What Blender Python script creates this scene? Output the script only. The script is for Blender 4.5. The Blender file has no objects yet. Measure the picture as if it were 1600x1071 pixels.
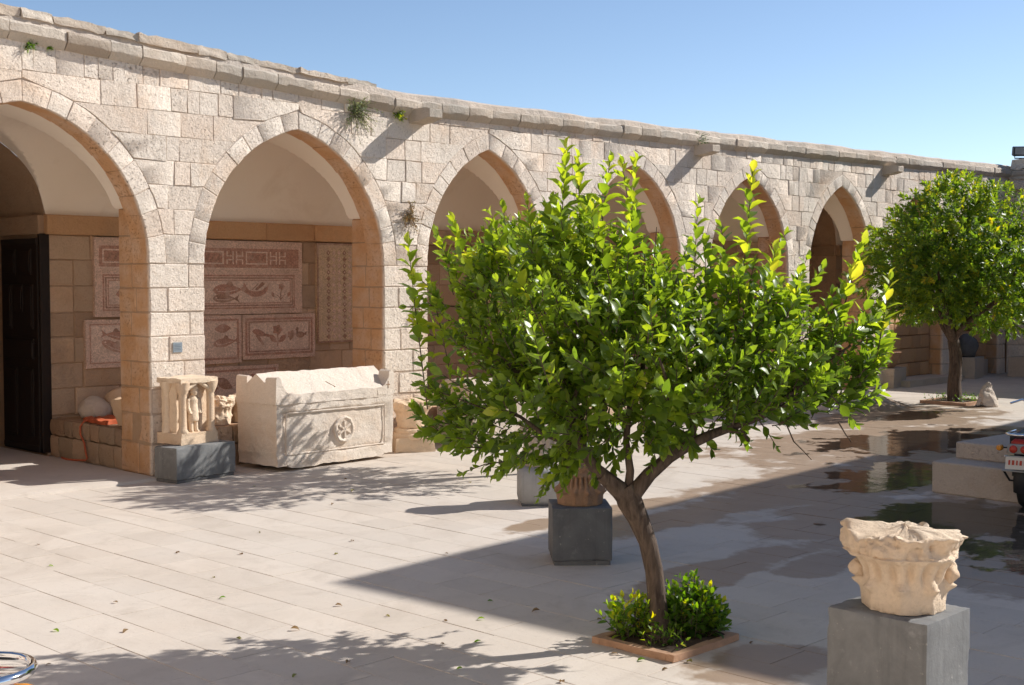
import bpy, bmesh, math, random
import numpy as np
from mathutils import Vector, Matrix, noise
R = math.radians
random.seed(7)
rng = np.random.default_rng(11)
sc = bpy.context.scene
col = sc.collection

# ------------------------------------------------------------------ camera
# world: x along the arcade, y into the arcade (courtyard is y < 0), z up
CAM = Vector((-8.379, -14.175, 2.40))
PHI = R(43.873)
cam = bpy.data.cameras.new("camera"); cam.lens = 45.585; cam.sensor_width = 36; cam.clip_start = .05; cam.clip_end = 2000
cam_o = bpy.data.objects.new("camera", cam); col.objects.link(cam_o)
cam_o.location = CAM; cam_o.rotation_euler = (R(90 - 2.699), 0, PHI - R(90))
sc.camera = cam_o
FW = np.array([math.cos(PHI), math.sin(PHI), 0.]); RT = np.array([math.sin(PHI), -math.cos(PHI), 0.])

# ------------------------------------------------------------------ sky and sun
EL = R(34); SUN = Vector((.912 * math.cos(EL), -.410 * math.cos(EL), math.sin(EL)))
w = bpy.data.worlds.new("World"); sc.world = w; w.use_nodes = True
nt = w.node_tree; bg = nt.nodes["Background"]
sky = nt.nodes.new("ShaderNodeTexSky"); sky.sky_type = 'NISHITA'; sky.sun_disc = False
sky.sun_elevation = EL; sky.sun_rotation = math.atan2(.912, -.410)
sky.altitude = 500; sky.air_density = .75; sky.dust_density = .25; sky.ozone_density = 1.0
nt.links.new(sky.outputs[0], bg.inputs[0]); bg.inputs[1].default_value = .095
sun = bpy.data.lights.new("sun", 'SUN'); sun.energy = 4.0; sun.angle = R(.53); sun.color = (1, .972, .93)
sun_o = bpy.data.objects.new("sun", sun); col.objects.link(sun_o)
sun_o.rotation_euler = (-SUN).to_track_quat('-Z', 'Y').to_euler(); sun_o.location = (10, -10, 20)
sc.view_settings.view_transform = 'Standard'; sc.view_settings.look = 'None'; sc.view_settings.gamma = 1
sc.view_settings.exposure = .70
sc.cycles.max_bounces = 12; sc.cycles.diffuse_bounces = 8; sc.cycles.transparent_max_bounces = 12

# ------------------------------------------------------------------ node helpers
class NT:
    def __init__(s, name):
        s.m = bpy.data.materials.new(name); s.m.use_nodes = True; s.t = s.m.node_tree
        s.t.nodes.clear(); s.out = s.t.nodes.new("ShaderNodeOutputMaterial")
    def n(s, typ, **kw):
        x = s.t.nodes.new(typ)
        for k, v in kw.items(): setattr(x, k, v)
        return x
    def l(s, a, b): s.t.links.new(a, b)
    def setin(s, sock, v):
        if isinstance(v, bpy.types.NodeSocket): s.l(v, sock)
        else: sock.default_value = v
    def math(s, op, a, b=0., c=None):
        x = s.n("ShaderNodeMath", operation=op); s.setin(x.inputs[0], a); s.setin(x.inputs[1], b)
        if c is not None: s.setin(x.inputs[2], c)
        return x.outputs[0]
    def mix(s, fac, a, b, blend='MIX'):
        x = s.n("ShaderNodeMix", data_type='RGBA', blend_type=blend)
        s.setin(x.inputs[0], fac)
        for i, v in ((6, a), (7, b)):
            if not isinstance(v, bpy.types.NodeSocket) and len(v) == 3: v = (*v, 1)
            s.setin(x.inputs[i], v)
        return x.outputs[2]
    def ramp(s, fac, stops):
        x = s.n("ShaderNodeValToRGB"); e = x.color_ramp.elements
        while len(e) < len(stops): e.new(.5)
        for i, (p, c) in enumerate(stops):
            e[i].position = p; e[i].color = (c, c, c, 1) if isinstance(c, (int, float)) else (*c, 1)
        s.setin(x.inputs[0], fac); return x.outputs[0]
    def pos(s):
        return s.n("ShaderNodeNewGeometry").outputs["Position"]
    def noise(s, scale, detail=4, rough=.55, vec=None, dist=0.):
        x = s.n("ShaderNodeTexNoise"); x.inputs["Scale"].default_value = scale; x.inputs["Detail"].default_value = detail
        x.inputs["Roughness"].default_value = rough; x.inputs["Distortion"].default_value = dist
        s.l(vec if vec is not None else s.pos(), x.inputs["Vector"]); return x.outputs["Fac"]
    def voro(s, scale, vec=None, feature='F1'):
        x = s.n("ShaderNodeTexVoronoi", feature=feature); x.inputs["Scale"].default_value = scale
        s.l(vec if vec is not None else s.pos(), x.inputs["Vector"]); return x.outputs["Distance"]
    def rnd(s):
        a = s.n("ShaderNodeAttribute", attribute_name="rnd").outputs["Fac"]
        o = s.n("ShaderNodeObjectInfo").outputs["Random"]
        return s.math('FRACT', s.math('ADD', a, o))
    def bump(s, h, strength=.5, dist=.02):
        x = s.n("ShaderNodeBump"); x.inputs["Strength"].default_value = strength; x.inputs["Distance"].default_value = dist
        s.l(h, x.inputs["Height"]); return x.outputs[0]
    def principled(s, color, rough=.8, metal=0., normal=None, spec=.3):
        p = s.n("ShaderNodeBsdfPrincipled")
        if not isinstance(color, bpy.types.NodeSocket) and len(color) == 3: color = (*color, 1)
        s.setin(p.inputs["Base Color"], color); s.setin(p.inputs["Roughness"], rough); s.setin(p.inputs["Metallic"], metal)
        s.setin(p.inputs["Specular IOR Level"], spec)
        if normal is not None: s.l(normal, p.inputs["Normal"])
        s.l(p.outputs[0], s.out.inputs[0]); return p

def simple(name, c, rough=.5, metal=0., bump=0., bscale=40, var=.0):
    k = NT(name)
    if var:
        f = k.noise(bscale * .3, 4); cc = k.mix(f, tuple(x * (1 - var) for x in c), tuple(min(1, x * (1 + var)) for x in c))
    else: cc = c
    nrm = k.bump(k.noise(bscale, 5), bump, .01) if bump else None
    k.principled(cc, rough, metal, nrm); return k.m

def stone(name, c1, c2, var=.22, tool=.5, pits=.35, grey=.25, greyc=(.30, .28, .25), fscale=1., rough=.9, patina=None, hue=None, bd=.022, pit_all=False, pitb=.35, finec=.20, warmc=.35, pmin=.12):
    """dressed limestone: cloudy colour, per-block shift, tooling and pits in relief"""
    k = NT(name); r = k.rnd()
    base = k.mix(k.noise(2.2 * fscale, 6), c1, c2)
    base = k.mix(k.math('MULTIPLY', k.ramp(r, ((0, 0.), (.45, 0.), (1, 1.))), .42), base, hue or (.62, .47, .37))
    hv = k.n("ShaderNodeHueSaturation"); k.l(base, hv.inputs["Color"])
    k.l(k.math('ADD', k.math('MULTIPLY', k.math('FRACT', k.math('MULTIPLY', r, 7.31)), 2 * var), 1 - var), hv.inputs["Value"])
    base = hv.outputs[0]
    g = k.ramp(k.noise(1.1 * fscale, 7, .62), ((.50, 0.), (.68, 1.)))
    base = k.mix(k.math('MULTIPLY', g, grey), base, greyc)
    warm = k.ramp(k.noise(.75 * fscale, 6, .65, dist=.8), ((.52, 0.), (.68, 1.)))
    base = k.mix(k.math('MULTIPLY', warm, warmc), base, tuple(x * y for x, y in zip(c1, (.92, .74, .58))))
    fine = k.noise(38 * fscale, 9, .75)
    base = k.mix(k.math('MULTIPLY', k.ramp(fine, ((.38, 1.), (.56, 0.))), finec), base, tuple(x * .62 for x in c1))
    pm = k.ramp(k.noise(31 * fscale, 6, .7, dist=.3), ((.32, 1.), (.44, 0.)))
    amt = k.ramp(k.math('FRACT', k.math('MULTIPLY', r, 3.7)), ((.0, pmin), (.55, pmin * 2), (1, 1.)))
    if not pit_all: pm = k.math('MULTIPLY', pm, amt)
    base = k.mix(k.math('MULTIPLY', pm, pits), base, (.23, .15, .10))
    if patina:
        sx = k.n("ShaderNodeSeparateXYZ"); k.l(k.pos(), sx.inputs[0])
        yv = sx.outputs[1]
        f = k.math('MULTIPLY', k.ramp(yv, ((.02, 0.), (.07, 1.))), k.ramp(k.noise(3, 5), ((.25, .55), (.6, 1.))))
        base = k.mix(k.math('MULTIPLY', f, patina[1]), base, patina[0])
    h = k.math('ADD', k.math('MULTIPLY', fine, tool), k.math('MULTIPLY', k.noise(9 * fscale, 5, .6), .85))
    h = k.math('SUBTRACT', h, k.math('MULTIPLY', pm, pitb))
    k.principled(base, rough, 0, k.bump(h, 1.0, bd * 1.5), .15)
    return k.m

M = {}
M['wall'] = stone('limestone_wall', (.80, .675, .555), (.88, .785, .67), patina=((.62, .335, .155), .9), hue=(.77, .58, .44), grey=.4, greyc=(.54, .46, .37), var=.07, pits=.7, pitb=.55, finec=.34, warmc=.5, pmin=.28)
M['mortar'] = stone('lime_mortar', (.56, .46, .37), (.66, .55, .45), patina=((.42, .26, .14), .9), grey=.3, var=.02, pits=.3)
M['cornice'] = stone('cornice_limestone', (.54, .46, .37), (.65, .56, .46), grey=.6, greyc=(.40, .365, .31), pits=.5, hue=(.45, .33, .23))
M['screed'] = stone('roof_screed', (.50, .45, .38), (.60, .54, .46), grey=.5, pits=.3, bd=.03)
M['brown'] = stone('brown_limestone', (.58, .335, .17), (.68, .43, .245), grey=.3, greyc=(.22, .17, .12), var=.18, hue=(.40, .20, .10))
M['dirtywall'] = stone('weathered_brown_limestone', (.55, .385, .25), (.69, .51, .36), grey=.5, greyc=(.19, .15, .115), var=.2, pits=.5, hue=(.36, .2, .11))
M['rubble'] = stone('rubble_stone', (.52, .36, .235), (.62, .46, .32), grey=.35, greyc=(.28, .23, .18), var=.22, fscale=.9, hue=(.45, .22, .11), bd=.035)
def plaster():
    k = NT('lime_plaster'); c = k.mix(k.noise(1.3, 6, .6), (.87, .79, .68), (.92, .85, .75))
    c = k.mix(k.math('MULTIPLY', k.ramp(k.noise(.8, 7, .7, dist=1.2), ((.54, 0.), (.7, 1.))), .22), c, (.62, .50, .38))
    k.principled(c, .95, 0, k.bump(k.math('ADD', k.noise(2.5, 4), k.math('MULTIPLY', k.noise(30, 4), .2)), .25, .02), .1); return k.m
M['plaster'] = plaster()
M['marble'] = stone('white_limestone_chest', (.68, .575, .475), (.78, .69, .59), grey=.28, greyc=(.5, .44, .37), pits=.22, var=.03, fscale=1.6, pit_all=True, pitb=.15, hue=(.66, .54, .43), bd=.012)
M['carved'] = stone('carved_yellow_limestone', (.70, .53, .365), (.80, .66, .50), grey=.2, greyc=(.42, .36, .29), pits=.10, var=.04, fscale=1.3, pitb=.08, hue=(.62, .40, .24), bd=.012)
M['redstone'] = stone('reddish_carved_stone', (.33, .19, .115), (.47, .29, .18), grey=.2, pits=.4, var=.05, fscale=2)
M['palestone'] = stone('pale_block_stone', (.50, .43, .35), (.60, .52, .44), grey=.3, pits=.3, var=.12)
M['whiterock'] = stone('pale_rock', (.62, .53, .44), (.70, .61, .52), grey=.3, greyc=(.42, .38, .33), pits=.2, var=.03)

def plinth_mat(name, a, b):
    k = NT(name)
    c = k.mix(k.ramp(k.noise(3.2, 7, .62, dist=.6), ((.36, 0.), (.66, 1.))), a, b)
    c = k.mix(k.math('MULTIPLY', k.ramp(k.noise(9, 5, .7), ((.6, 0.), (.72, 1.))), .35), c, tuple(x * 1.6 for x in b))
    mp = k.n("ShaderNodeMapping"); mp.inputs["Scale"].default_value = (1, 1, .07); k.l(k.pos(), mp.inputs[0])
    c = k.mix(k.math('MULTIPLY', k.ramp(k.noise(13, 5, .6, mp.outputs[0]), ((.52, 0.), (.7, 1.))), .4), c, tuple(x * .62 for x in a))
    c = k.mix(k.math('MULTIPLY', k.ramp(k.noise(33, 4, .6), ((.66, 0.), (.72, 1.))), .5), c, (.42, .39, .35))
    k.principled(c, .85, 0, k.bump(k.math('ADD', k.noise(60, 4), k.math('MULTIPLY', k.noise(7, 5), .8)), .3, .008), .2); return k.m
M['plinth'] = plinth_mat('grey_plinth_render', (.155, .155, .152), (.235, .235, .228))
M['plinthdark'] = plinth_mat('dark_grey_plinth_render', (.12, .118, .118), (.165, .162, .16))
M['plinthlight'] = plinth_mat('light_grey_plinth_render', (.30, .29, .275), (.38, .37, .35))
M['door'] = simple('dark_oiled_wood', (.020, .013, .010), .55, 0, .3, 30, .3)
M['iron'] = simple('dark_iron', (.05, .04, .035), .6, .6)
M['bark'] = None
M['timber'] = simple('weathered_timber', (.42, .25, .155), .85, 0, .5, 40, .3)
M['soil'] = simple('planting_soil', (.07, .045, .03), .95, 0, .8, 30, .4)
M['orange'] = simple('orange_plastic', (.50, .12, .05), .6, 0, .1, 40, .15)
M['chrome'] = simple('chrome', (.75, .76, .78), .08, 1.)
M['black'] = simple('black_plastic', (.015, .015, .016), .45)
M['rubber'] = simple('tyre_rubber', (.02, .02, .02), .85, 0, .3, 60)
M['redpaint'] = simple('red_paint', (.35, .03, .02), .3)
M['redlens'] = simple('red_lens', (.45, .05, .03), .2)
M['amber'] = simple('amber_lens', (.6, .24, .03), .25)
M['plate'] = simple('plate_white', (.62, .58, .50), .5)
M['plateink'] = simple('plate_red_ink', (.45, .06, .03), .5)
M['steel'] = simple('dull_steel', (.35, .36, .38), .35, .9)
M['vinyl'] = simple('seat_vinyl', (.02, .02, .022), .5, 0, .2, 60)
M['signplate'] = simple('blue_grey_sign', (.25, .29, .32), .4)
M['signink'] = simple('sign_ink', (.10, .12, .15), .5)
def tesserae(name, c):
    k = NT(name); v = k.n("ShaderNodeTexVoronoi"); v.inputs["Scale"].default_value = 62; k.l(k.pos(), v.inputs["Vector"])
    sx = k.n("ShaderNodeSeparateColor"); k.l(v.outputs["Color"], sx.inputs[0])
    base = k.mix(k.ramp(sx.outputs[0], ((0, 0.), (1, 1.))), tuple(x * .74 for x in c), tuple(min(1, x * 1.2) for x in c))
    worn = k.ramp(k.noise(5.5, 6, .7), ((.50, 0.), (.62, 1.)))
    base = k.mix(k.math('MULTIPLY', worn, .6), base, (.60, .44, .35))
    grime = k.ramp(k.noise(2.2, 6, .65), ((.5, 0.), (.72, 1.)))
    base = k.mix(k.math('MULTIPLY', grime, .35), base, (.34, .24, .18))
    k.principled(base, .88, 0, k.bump(v.outputs["Distance"], .5, .006), .15); return k.m
M['mosbg'] = tesserae('mosaic_ground', (.66, .475, .375))
M['mosbg2'] = tesserae('mosaic_ground_buff', (.60, .455, .305))
M['mosred'] = tesserae('mosaic_dull_red', (.47, .265, .195))
M['mosdark'] = tesserae('mosaic_brown', (.37, .225, .16))
M['moslight'] = tesserae('mosaic_cream', (.72, .55, .445))
M['yellowcloth'] = simple('yellow_cloth', (.6, .33, .05), .8)
M['glass'] = simple('lamp_glass', (.25, .27, .28), .12)
M['lampbody'] = simple('lamp_housing', (.05, .055, .06), .5, .3)

def bark():
    k = NT('grey_brown_bark')
    mp = k.n("ShaderNodeMapping"); mp.inputs["Scale"].default_value = (1, 1, .22); k.l(k.pos(), mp.inputs[0])
    f = k.noise(26, 6, .65, mp.outputs[0], .6)
    c = k.mix(k.ramp(f, ((.3, 0.), (.65, 1.))), (.045, .031, .024), (.145, .105, .078))
    k.principled(c, .85, 0, k.bump(f, .9, .02), .2); return k.m
M['bark'] = bark()

def leafmat(name, stops, gloss=.38, trans=.5):
    k = NT(name)
    a = k.n("ShaderNodeAttribute", attribute_name="rnd").outputs["Fac"]
    o = k.n("ShaderNodeObjectInfo").outputs["Random"]
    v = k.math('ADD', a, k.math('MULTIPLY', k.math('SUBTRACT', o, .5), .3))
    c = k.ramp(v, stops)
    p = k.principled(c, gloss, 0, None, .65)
    t = k.n("ShaderNodeBsdfTranslucent")
    hv = k.n("ShaderNodeHueSaturation"); hv.inputs["Hue"].default_value = .492; hv.inputs["Saturation"].default_value = 1.1; hv.inputs["Value"].default_value = 2.3
    k.l(c, hv.inputs["Color"]); k.l(hv.outputs[0], t.inputs[0])
    mx = k.n("ShaderNodeMixShader"); mx.inputs[0].default_value = trans
    k.l(p.outputs[0], mx.inputs[1]); k.l(t.outputs[0], mx.inputs[2]); k.l(mx.outputs[0], k.out.inputs[0]); return k.m
M['leaf'] = leafmat('lemon_leaf', ((0, (.066, .115, .016)), (.4, (.152, .225, .028)), (.75, (.275, .345, .04)), (1, (.48, .46, .06))))
M['leaf2'] = leafmat('orange_tree_leaf', ((0, (.045, .09, .014)), (.45, (.105, .18, .024)), (.8, (.20, .26, .03)), (1, (.42, .36, .04))), .45)
M['bushleaf'] = leafmat('bush_leaf', ((0, (.04, .09, .012)), (.5, (.095, .19, .018)), (.8, (.22, .31, .03)), (1, (.46, .42, .03))), .5)
M['greyleaf'] = leafmat('caper_leaf', ((0, (.07, .11, .04)), (.6, (.14, .19, .075)), (1, (.30, .30, .13))), .6, .25)
M['dryleaf'] = leafmat('dry_leaf', ((0, (.16, .10, .045)), (.6, (.26, .17, .07)), (1, (.20, .22, .06))), .7, .2)

# pavement with damp and water ----------------------------------------------------
WATER = [(9.8, -5.0, 2.6, 1.1), (6.4, -6.6, 1.9, .85), (4.0, -8.4, 1.6, 1.1), (13.2, -3.3, 1.3, .5), (3.2, -9.8, 1.3, .7)]
DAMP = [(9.6, -4.9, 4.0, 2.0), (5.6, -6.3, 3.2, 1.25), (3.6, -8.0, 2.0, 1.5), (13.0, -3.3, 3.0, 1.3), (1.9, -6.3, 1.2, .45), (.5, -8.0, 1.5, .35), (2.2, -5.62, 1.9, .28), (1.1, -5.55, .6, .22), (-1.55, -9.75, .75, .42), (3.2, -9.8, 2.2, 1.4), (1.4, -8.5, .8, .3)]
def blobmask(k, blobs, lo, hi, amp, nscale=1.1, seed=0.):
    sx = k.n("ShaderNodeSeparateXYZ"); k.l(k.pos(), sx.inputs[0])
    nz = k.math('MULTIPLY', k.math('SUBTRACT', k.noise(nscale, 5, .6), .5), amp)
    best = None
    for cx, cy, rx, ry in blobs:
        a = k.math('DIVIDE', k.math('SUBTRACT', sx.outputs[0], cx), rx); b = k.math('DIVIDE', k.math('SUBTRACT', sx.outputs[1], cy), ry)
        d = k.math('SQRT', k.math('ADD', k.math('MULTIPLY', a, a), k.math('MULTIPLY', b, b)))
        best = d if best is None else k.math('MINIMUM', best, d)
    d = k.math('ADD', best, nz)
    mr = k.n("ShaderNodeMapRange"); mr.interpolation_type = 'SMOOTHSTEP'
    mr.inputs["From Min"].default_value = lo; mr.inputs["From Max"].default_value = hi
    mr.inputs["To Min"].default_value = 1; mr.inputs["To Max"].default_value = 0
    k.l(d, mr.inputs["Value"]); return mr.outputs[0]

def paving():
    k = NT('limestone_paving'); r = k.rnd()
    c = k.mix(k.noise(1.4, 7, .6), (.52, .45, .38), (.605, .54, .47))
    c = k.mix(k.math('MULTIPLY', k.ramp(k.noise(.45, 4), ((.4, 0.), (.65, 1.))), .4), c, (.56, .46, .37))
    hv = k.n("ShaderNodeHueSaturation"); k.l(c, hv.inputs["Color"])
    k.l(k.math('ADD', k.math('MULTIPLY', r, .09), .955), hv.inputs["Value"]); c = hv.outputs[0]
    st = k.ramp(k.noise(.9, 7, .68, dist=1.), ((.50, 0.), (.66, 1.)))
    c = k.mix(k.math('MULTIPLY', st, .42), c, (.42, .355, .29))
    s2_ = k.ramp(k.noise(2.8, 7, .72, dist=.6), ((.56, 0.), (.68, 1.)))
    c = k.mix(k.math('MULTIPLY', s2_, .3), c, (.38, .315, .255))
    sp = k.ramp(k.noise(13, 6, .7), ((.58, 0.), (.70, 1.)))
    c = k.mix(k.math('MULTIPLY', sp, .22), c, (.30, .25, .21))
    pit = k.ramp(k.noise(42, 3, .6), ((.27, 1.), (.36, 0.)))
    c = k.mix(k.math('MULTIPLY', pit, .3), c, (.2, .16, .13))
    damp = blobmask(k, DAMP, .76, 1.02, 1.9, 1.5)
    dc = k.mix(k.noise(3, 5), (.23, .145, .085), (.32, .22, .14))
    c = k.mix(k.math('MULTIPLY', damp, .85), c, dc)
    rough = k.math('SUBTRACT', .78, k.math('MULTIPLY', damp, .33))
    h = k.math('SUBTRACT', k.math('ADD', k.noise(5, 5), k.math('MULTIPLY', k.noise(30, 6, .7), .35)), k.math('MULTIPLY', pit, .3))
    k.principled(c, rough, 0, k.bump(h, .35, .012), .3); return k.m
M['paving'] = paving()
M['joint'] = simple('paving_joint', (.50, .425, .35), .95, 0, .5, 40, .3)
def water():
    k = NT('thin_water')
    mask = k.math('MULTIPLY', blobmask(k, WATER, .74, .86, 2.4, 1.7), .92)
    h = k.math('ADD', k.noise(3.0, 3), k.math('MULTIPLY', k.noise(9, 3), .35))
    b = k.bump(h, .22, .02)
    g = k.n("ShaderNodeBsdfGlossy"); g.inputs["Roughness"].default_value = .02; k.l(b, g.inputs["Normal"])
    tr = k.n("ShaderNodeBsdfTransparent"); tr.inputs[0].default_value = (.80, .76, .70, 1)
    fr = k.n("ShaderNodeFresnel"); fr.inputs[0].default_value = 1.33; k.l(b, fr.inputs[1])
    m1 = k.n("ShaderNodeMixShader"); k.l(fr.outputs[0], m1.inputs[0]); k.l(tr.outputs[0], m1.inputs[1]); k.l(g.outputs[0], m1.inputs[2])
    t2 = k.n("ShaderNodeBsdfTransparent")
    m2 = k.n("ShaderNodeMixShader"); k.l(mask, m2.inputs[0]); k.l(t2.outputs[0], m2.inputs[1]); k.l(m1.outputs[0], m2.inputs[2])
    k.l(m2.outputs[0], k.out.inputs[0]); return k.m
M['water'] = water()

# ------------------------------------------------------------------ object helpers
def empty(name, loc=(0, 0, 0), rz=0.):
    o = bpy.data.objects.new(name, None); o.empty_display_size = .2; col.objects.link(o); o.location = loc; o.rotation_euler = (0, 0, rz); return o
def tag(o, label=None, cat=None, group=None, kind=None):
    if label: o["label"] = label
    if cat: o["category"] = cat
    if group: o["group"] = group
    if kind: o["kind"] = kind
    return o

class MB:
    def __init__(s): s.v = []; s.f = []; s.r = []
    def add(s, vs, fs, r=0.):
        b = len(s.v); s.v.extend([tuple(p) for p in vs]); s.f.extend([tuple(i + b for i in q) for q in fs]); s.r.extend([r] * len(vs)); return s
    def quad(s, a, b, c, d, r=0.): return s.add([a, b, c, d], [(0, 1, 2, 3)], r)
    def cbox(s, c, size, rz=0., ch=.01, jit=0., r=0., rot=None):
        """box with chamfered edges"""
        hx, hy, hz = [x / 2 for x in size]; ch = min(ch, hx * .6, hy * .6, hz * .6)
        m = rot if rot is not None else Matrix.Rotation(rz, 3, 'Z'); c = Vector(c); vs = []; idx = {}
        for sx in (-1, 1):
            for sy in (-1, 1):
                for sz in (-1, 1):
                    j = Vector((random.uniform(-jit, jit), random.uniform(-jit, jit), random.uniform(-jit, jit)))
                    k = ch * random.uniform(.6, 1.5) if jit else ch
                    for ax in range(3):
                        p = [sx * hx, sy * hy, sz * hz]
                        for q in range(3):
                            if q != ax: p[q] -= (sx, sy, sz)[q] * k
                        idx[(sx, sy, sz, ax)] = len(vs); vs.append(c + m @ (Vector(p) + j))
        I = lambda a, b, d, ax: idx[(a, b, d, ax)]
        fs = []
        for sx in (-1, 1):
            q = [I(sx, -1, -1, 0), I(sx, 1, -1, 0), I(sx, 1, 1, 0), I(sx, -1, 1, 0)]; fs.append(q if sx > 0 else q[::-1])
        for sy in (-1, 1):
            q = [I(-1, sy, -1, 1), I(-1, sy, 1, 1), I(1, sy, 1, 1), I(1, sy, -1, 1)]; fs.append(q if sy > 0 else q[::-1])
        for sz in (-1, 1):
            q = [I(-1, -1, sz, 2), I(1, -1, sz, 2), I(1, 1, sz, 2), I(-1, 1, sz, 2)]; fs.append(q if sz > 0 else q[::-1])
        for sx in (-1, 1):
            for sy in (-1, 1):
                q = [I(sx, sy, -1, 0), I(sx, sy, -1, 1), I(sx, sy, 1, 1), I(sx, sy, 1, 0)]; fs.append(q if sx * sy > 0 else q[::-1])
            for sz in (-1, 1):
                q = [I(sx, -1, sz, 0), I(sx, 1, sz, 0), I(sx, 1, sz, 2), I(sx, -1, sz, 2)]; fs.append(q if sx * sz > 0 else q[::-1])
        for sy in (-1, 1):
            for sz in (-1, 1):
                q = [I(-1, sy, sz, 1), I(-1, sy, sz, 2), I(1, sy, sz, 2), I(1, sy, sz, 1)]; fs.append(q if sy * sz > 0 else q[::-1])
        for sx in (-1, 1):
            for sy in (-1, 1):
                for sz in (-1, 1):
                    q = [I(sx, sy, sz, 0), I(sx, sy, sz, 1), I(sx, sy, sz, 2)]; fs.append(q if sx * sy * sz > 0 else q[::-1])
        return s.add(vs, fs, r)
    def prism(s, poly, y0, y1, ch=.012, gap=.004, jit=0., r=0.):
        """stone from a polygon in the x-z plane; its face at y0, its tail at y1"""
        cx = sum(p[0] for p in poly) / len(poly); cz = sum(p[1] for p in poly) / len(poly)
        def inset(p, g):
            dx, dz = cx - p[0], cz - p[1]; L = math.hypot(dx, dz) or 1
            k = min(g * 1.35, L * .45); return (p[0] + dx / L * k, p[1] + dz / L * k)
        outer = [inset((p[0] + random.uniform(-jit, jit), p[1] + random.uniform(-jit, jit)), gap) for p in poly]
        inner = [inset(p, ch * random.uniform(.6, 1.6)) for p in outer]
        n = len(poly); vs = [(p[0], y0, p[1]) for p in inner] + [(p[0], y0 + ch, p[1]) for p in outer] + [(p[0], y1, p[1]) for p in outer]
        fs = [tuple(range(n))]
        for i in range(n):
            j = (i + 1) % n; fs.append((i, i + n, j + n, j)); fs.append((i + n, i + 2 * n, j + 2 * n, j + n))
        fs.append(tuple(range(3 * n - 1, 2 * n - 1, -1)))
        return s.add(vs, fs, r)
    def tube(s, pts, rad, n=8, caps=True, r=0.):
        pts = [Vector(p) for p in pts]; m = len(pts)
        rad = [rad] * m if isinstance(rad, (int, float)) else rad
        up = Vector((0, 0, 1)); vs = []; fs = []; prev = None
        for i, p in enumerate(pts):
            d = (pts[min(i + 1, m - 1)] - pts[max(i - 1, 0)]).normalized()
            a = prev if prev is not None else (up.cross(d) if abs(d.z) < .9 else Vector((1, 0, 0)).cross(d))
            a = (a - d * a.dot(d)).normalized(); b = d.cross(a); prev = a
            for q in range(n):
                t = 2 * math.pi * q / n; vs.append(p + (a * math.cos(t) + b * math.sin(t)) * rad[i])
        for i in range(m - 1):
            for q in range(n):
                q2 = (q + 1) % n; fs.append((i * n + q, i * n + q2, (i + 1) * n + q2, (i + 1) * n + q))
        if caps: fs.append(tuple(range(n - 1, -1, -1))); fs.append(tuple((m - 1) * n + q for q in range(n)))
        return s.add(vs, fs, r)
    def lathe(s, prof, n=32, c=(0, 0, 0), fn=None, axis='Z', r=0., rot=None):
        vs = []; fs = []; c = Vector(c); m = len(prof)
        for i, (rr, z) in enumerate(prof):
            for q in range(n):
                t = 2 * math.pi * q / n; rad, zz = (rr, z) if fn is None else fn(rr, z, t)
                p = Vector((rad * math.cos(t), rad * math.sin(t), zz))
                if axis == 'Y': p = Vector((p.x, p.z, p.y))
                if axis == 'X': p = Vector((p.z, p.x, p.y))
                if rot is not None: p = rot @ p
                vs.append(c + p)
        for i in range(m - 1):
            for q in range(n):
                q2 = (q + 1) % n; fs.append((i * n + q, i * n + q2, (i + 1) * n + q2, (i + 1) * n + q))
        fs.append(tuple(range(n - 1, -1, -1))); fs.append(tuple((m - 1) * n + q for q in range(n)))
        return s.add(vs, fs, r)
    def build(s, name, mat, parent=None, smooth=None, rnd=None):
        me = bpy.data.meshes.new(name); me.from_pydata(s.v, [], s.f)
        if rnd or any(s.r):
            a = me.attributes.new("rnd", 'FLOAT', 'POINT'); a.data.foreach_set("value", s.r if rnd is None else [rnd] * len(s.v))
        if smooth is not None:
            me.polygons.foreach_set("use_smooth", [True] * len(me.polygons)); me.set_sharp_from_angle(angle=R(smooth))
        me.materials.append(M[mat] if isinstance(mat, str) else mat); me.update()
        o = bpy.data.objects.new(name, me); col.objects.link(o)
        if parent is not None: o.parent = parent
        return o

def fbm(x, y, z, sc_=1., oct=3):
    v = 0; a = 1.
    for i in range(oct): v += a * noise.noise(Vector((x * sc_, y * sc_, z * sc_)) + Vector((i * 17.3, i * 5.1, i * 9.7))); a *= .5; sc_ *= 2.1
    return v
def roughen(mb, amp, scale=4., oct=3, start=0):
    """push the vertices about so that a stone looks worn"""
    for i in range(start, len(mb.v)):
        x, y, z = mb.v[i]
        mb.v[i] = (x + amp * fbm(x + 3, y, z, scale, oct), y + amp * fbm(x, y + 7, z, scale, oct), z + amp * fbm(x, y, z + 11, scale, oct))
def gridbox(c, size, seg, rz=0.):
    """finely divided box for worn stones"""
    bm = bmesh.new(); bmesh.ops.create_cube(bm, size=1)
    bmesh.ops.subdivide_edges(bm, edges=bm.edges[:], cuts=seg, use_grid_fill=True)
    mb = MB(); m = Matrix.Rotation(rz, 3, 'Z'); vs = [Vector(c) + m @ Vector((v.co.x * size[0], v.co.y * size[1], v.co.z * size[2])) for v in bm.verts]
    mb.add(vs, [[v.index for v in f.verts] for f in bm.faces]); bm.free(); return mb
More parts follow.
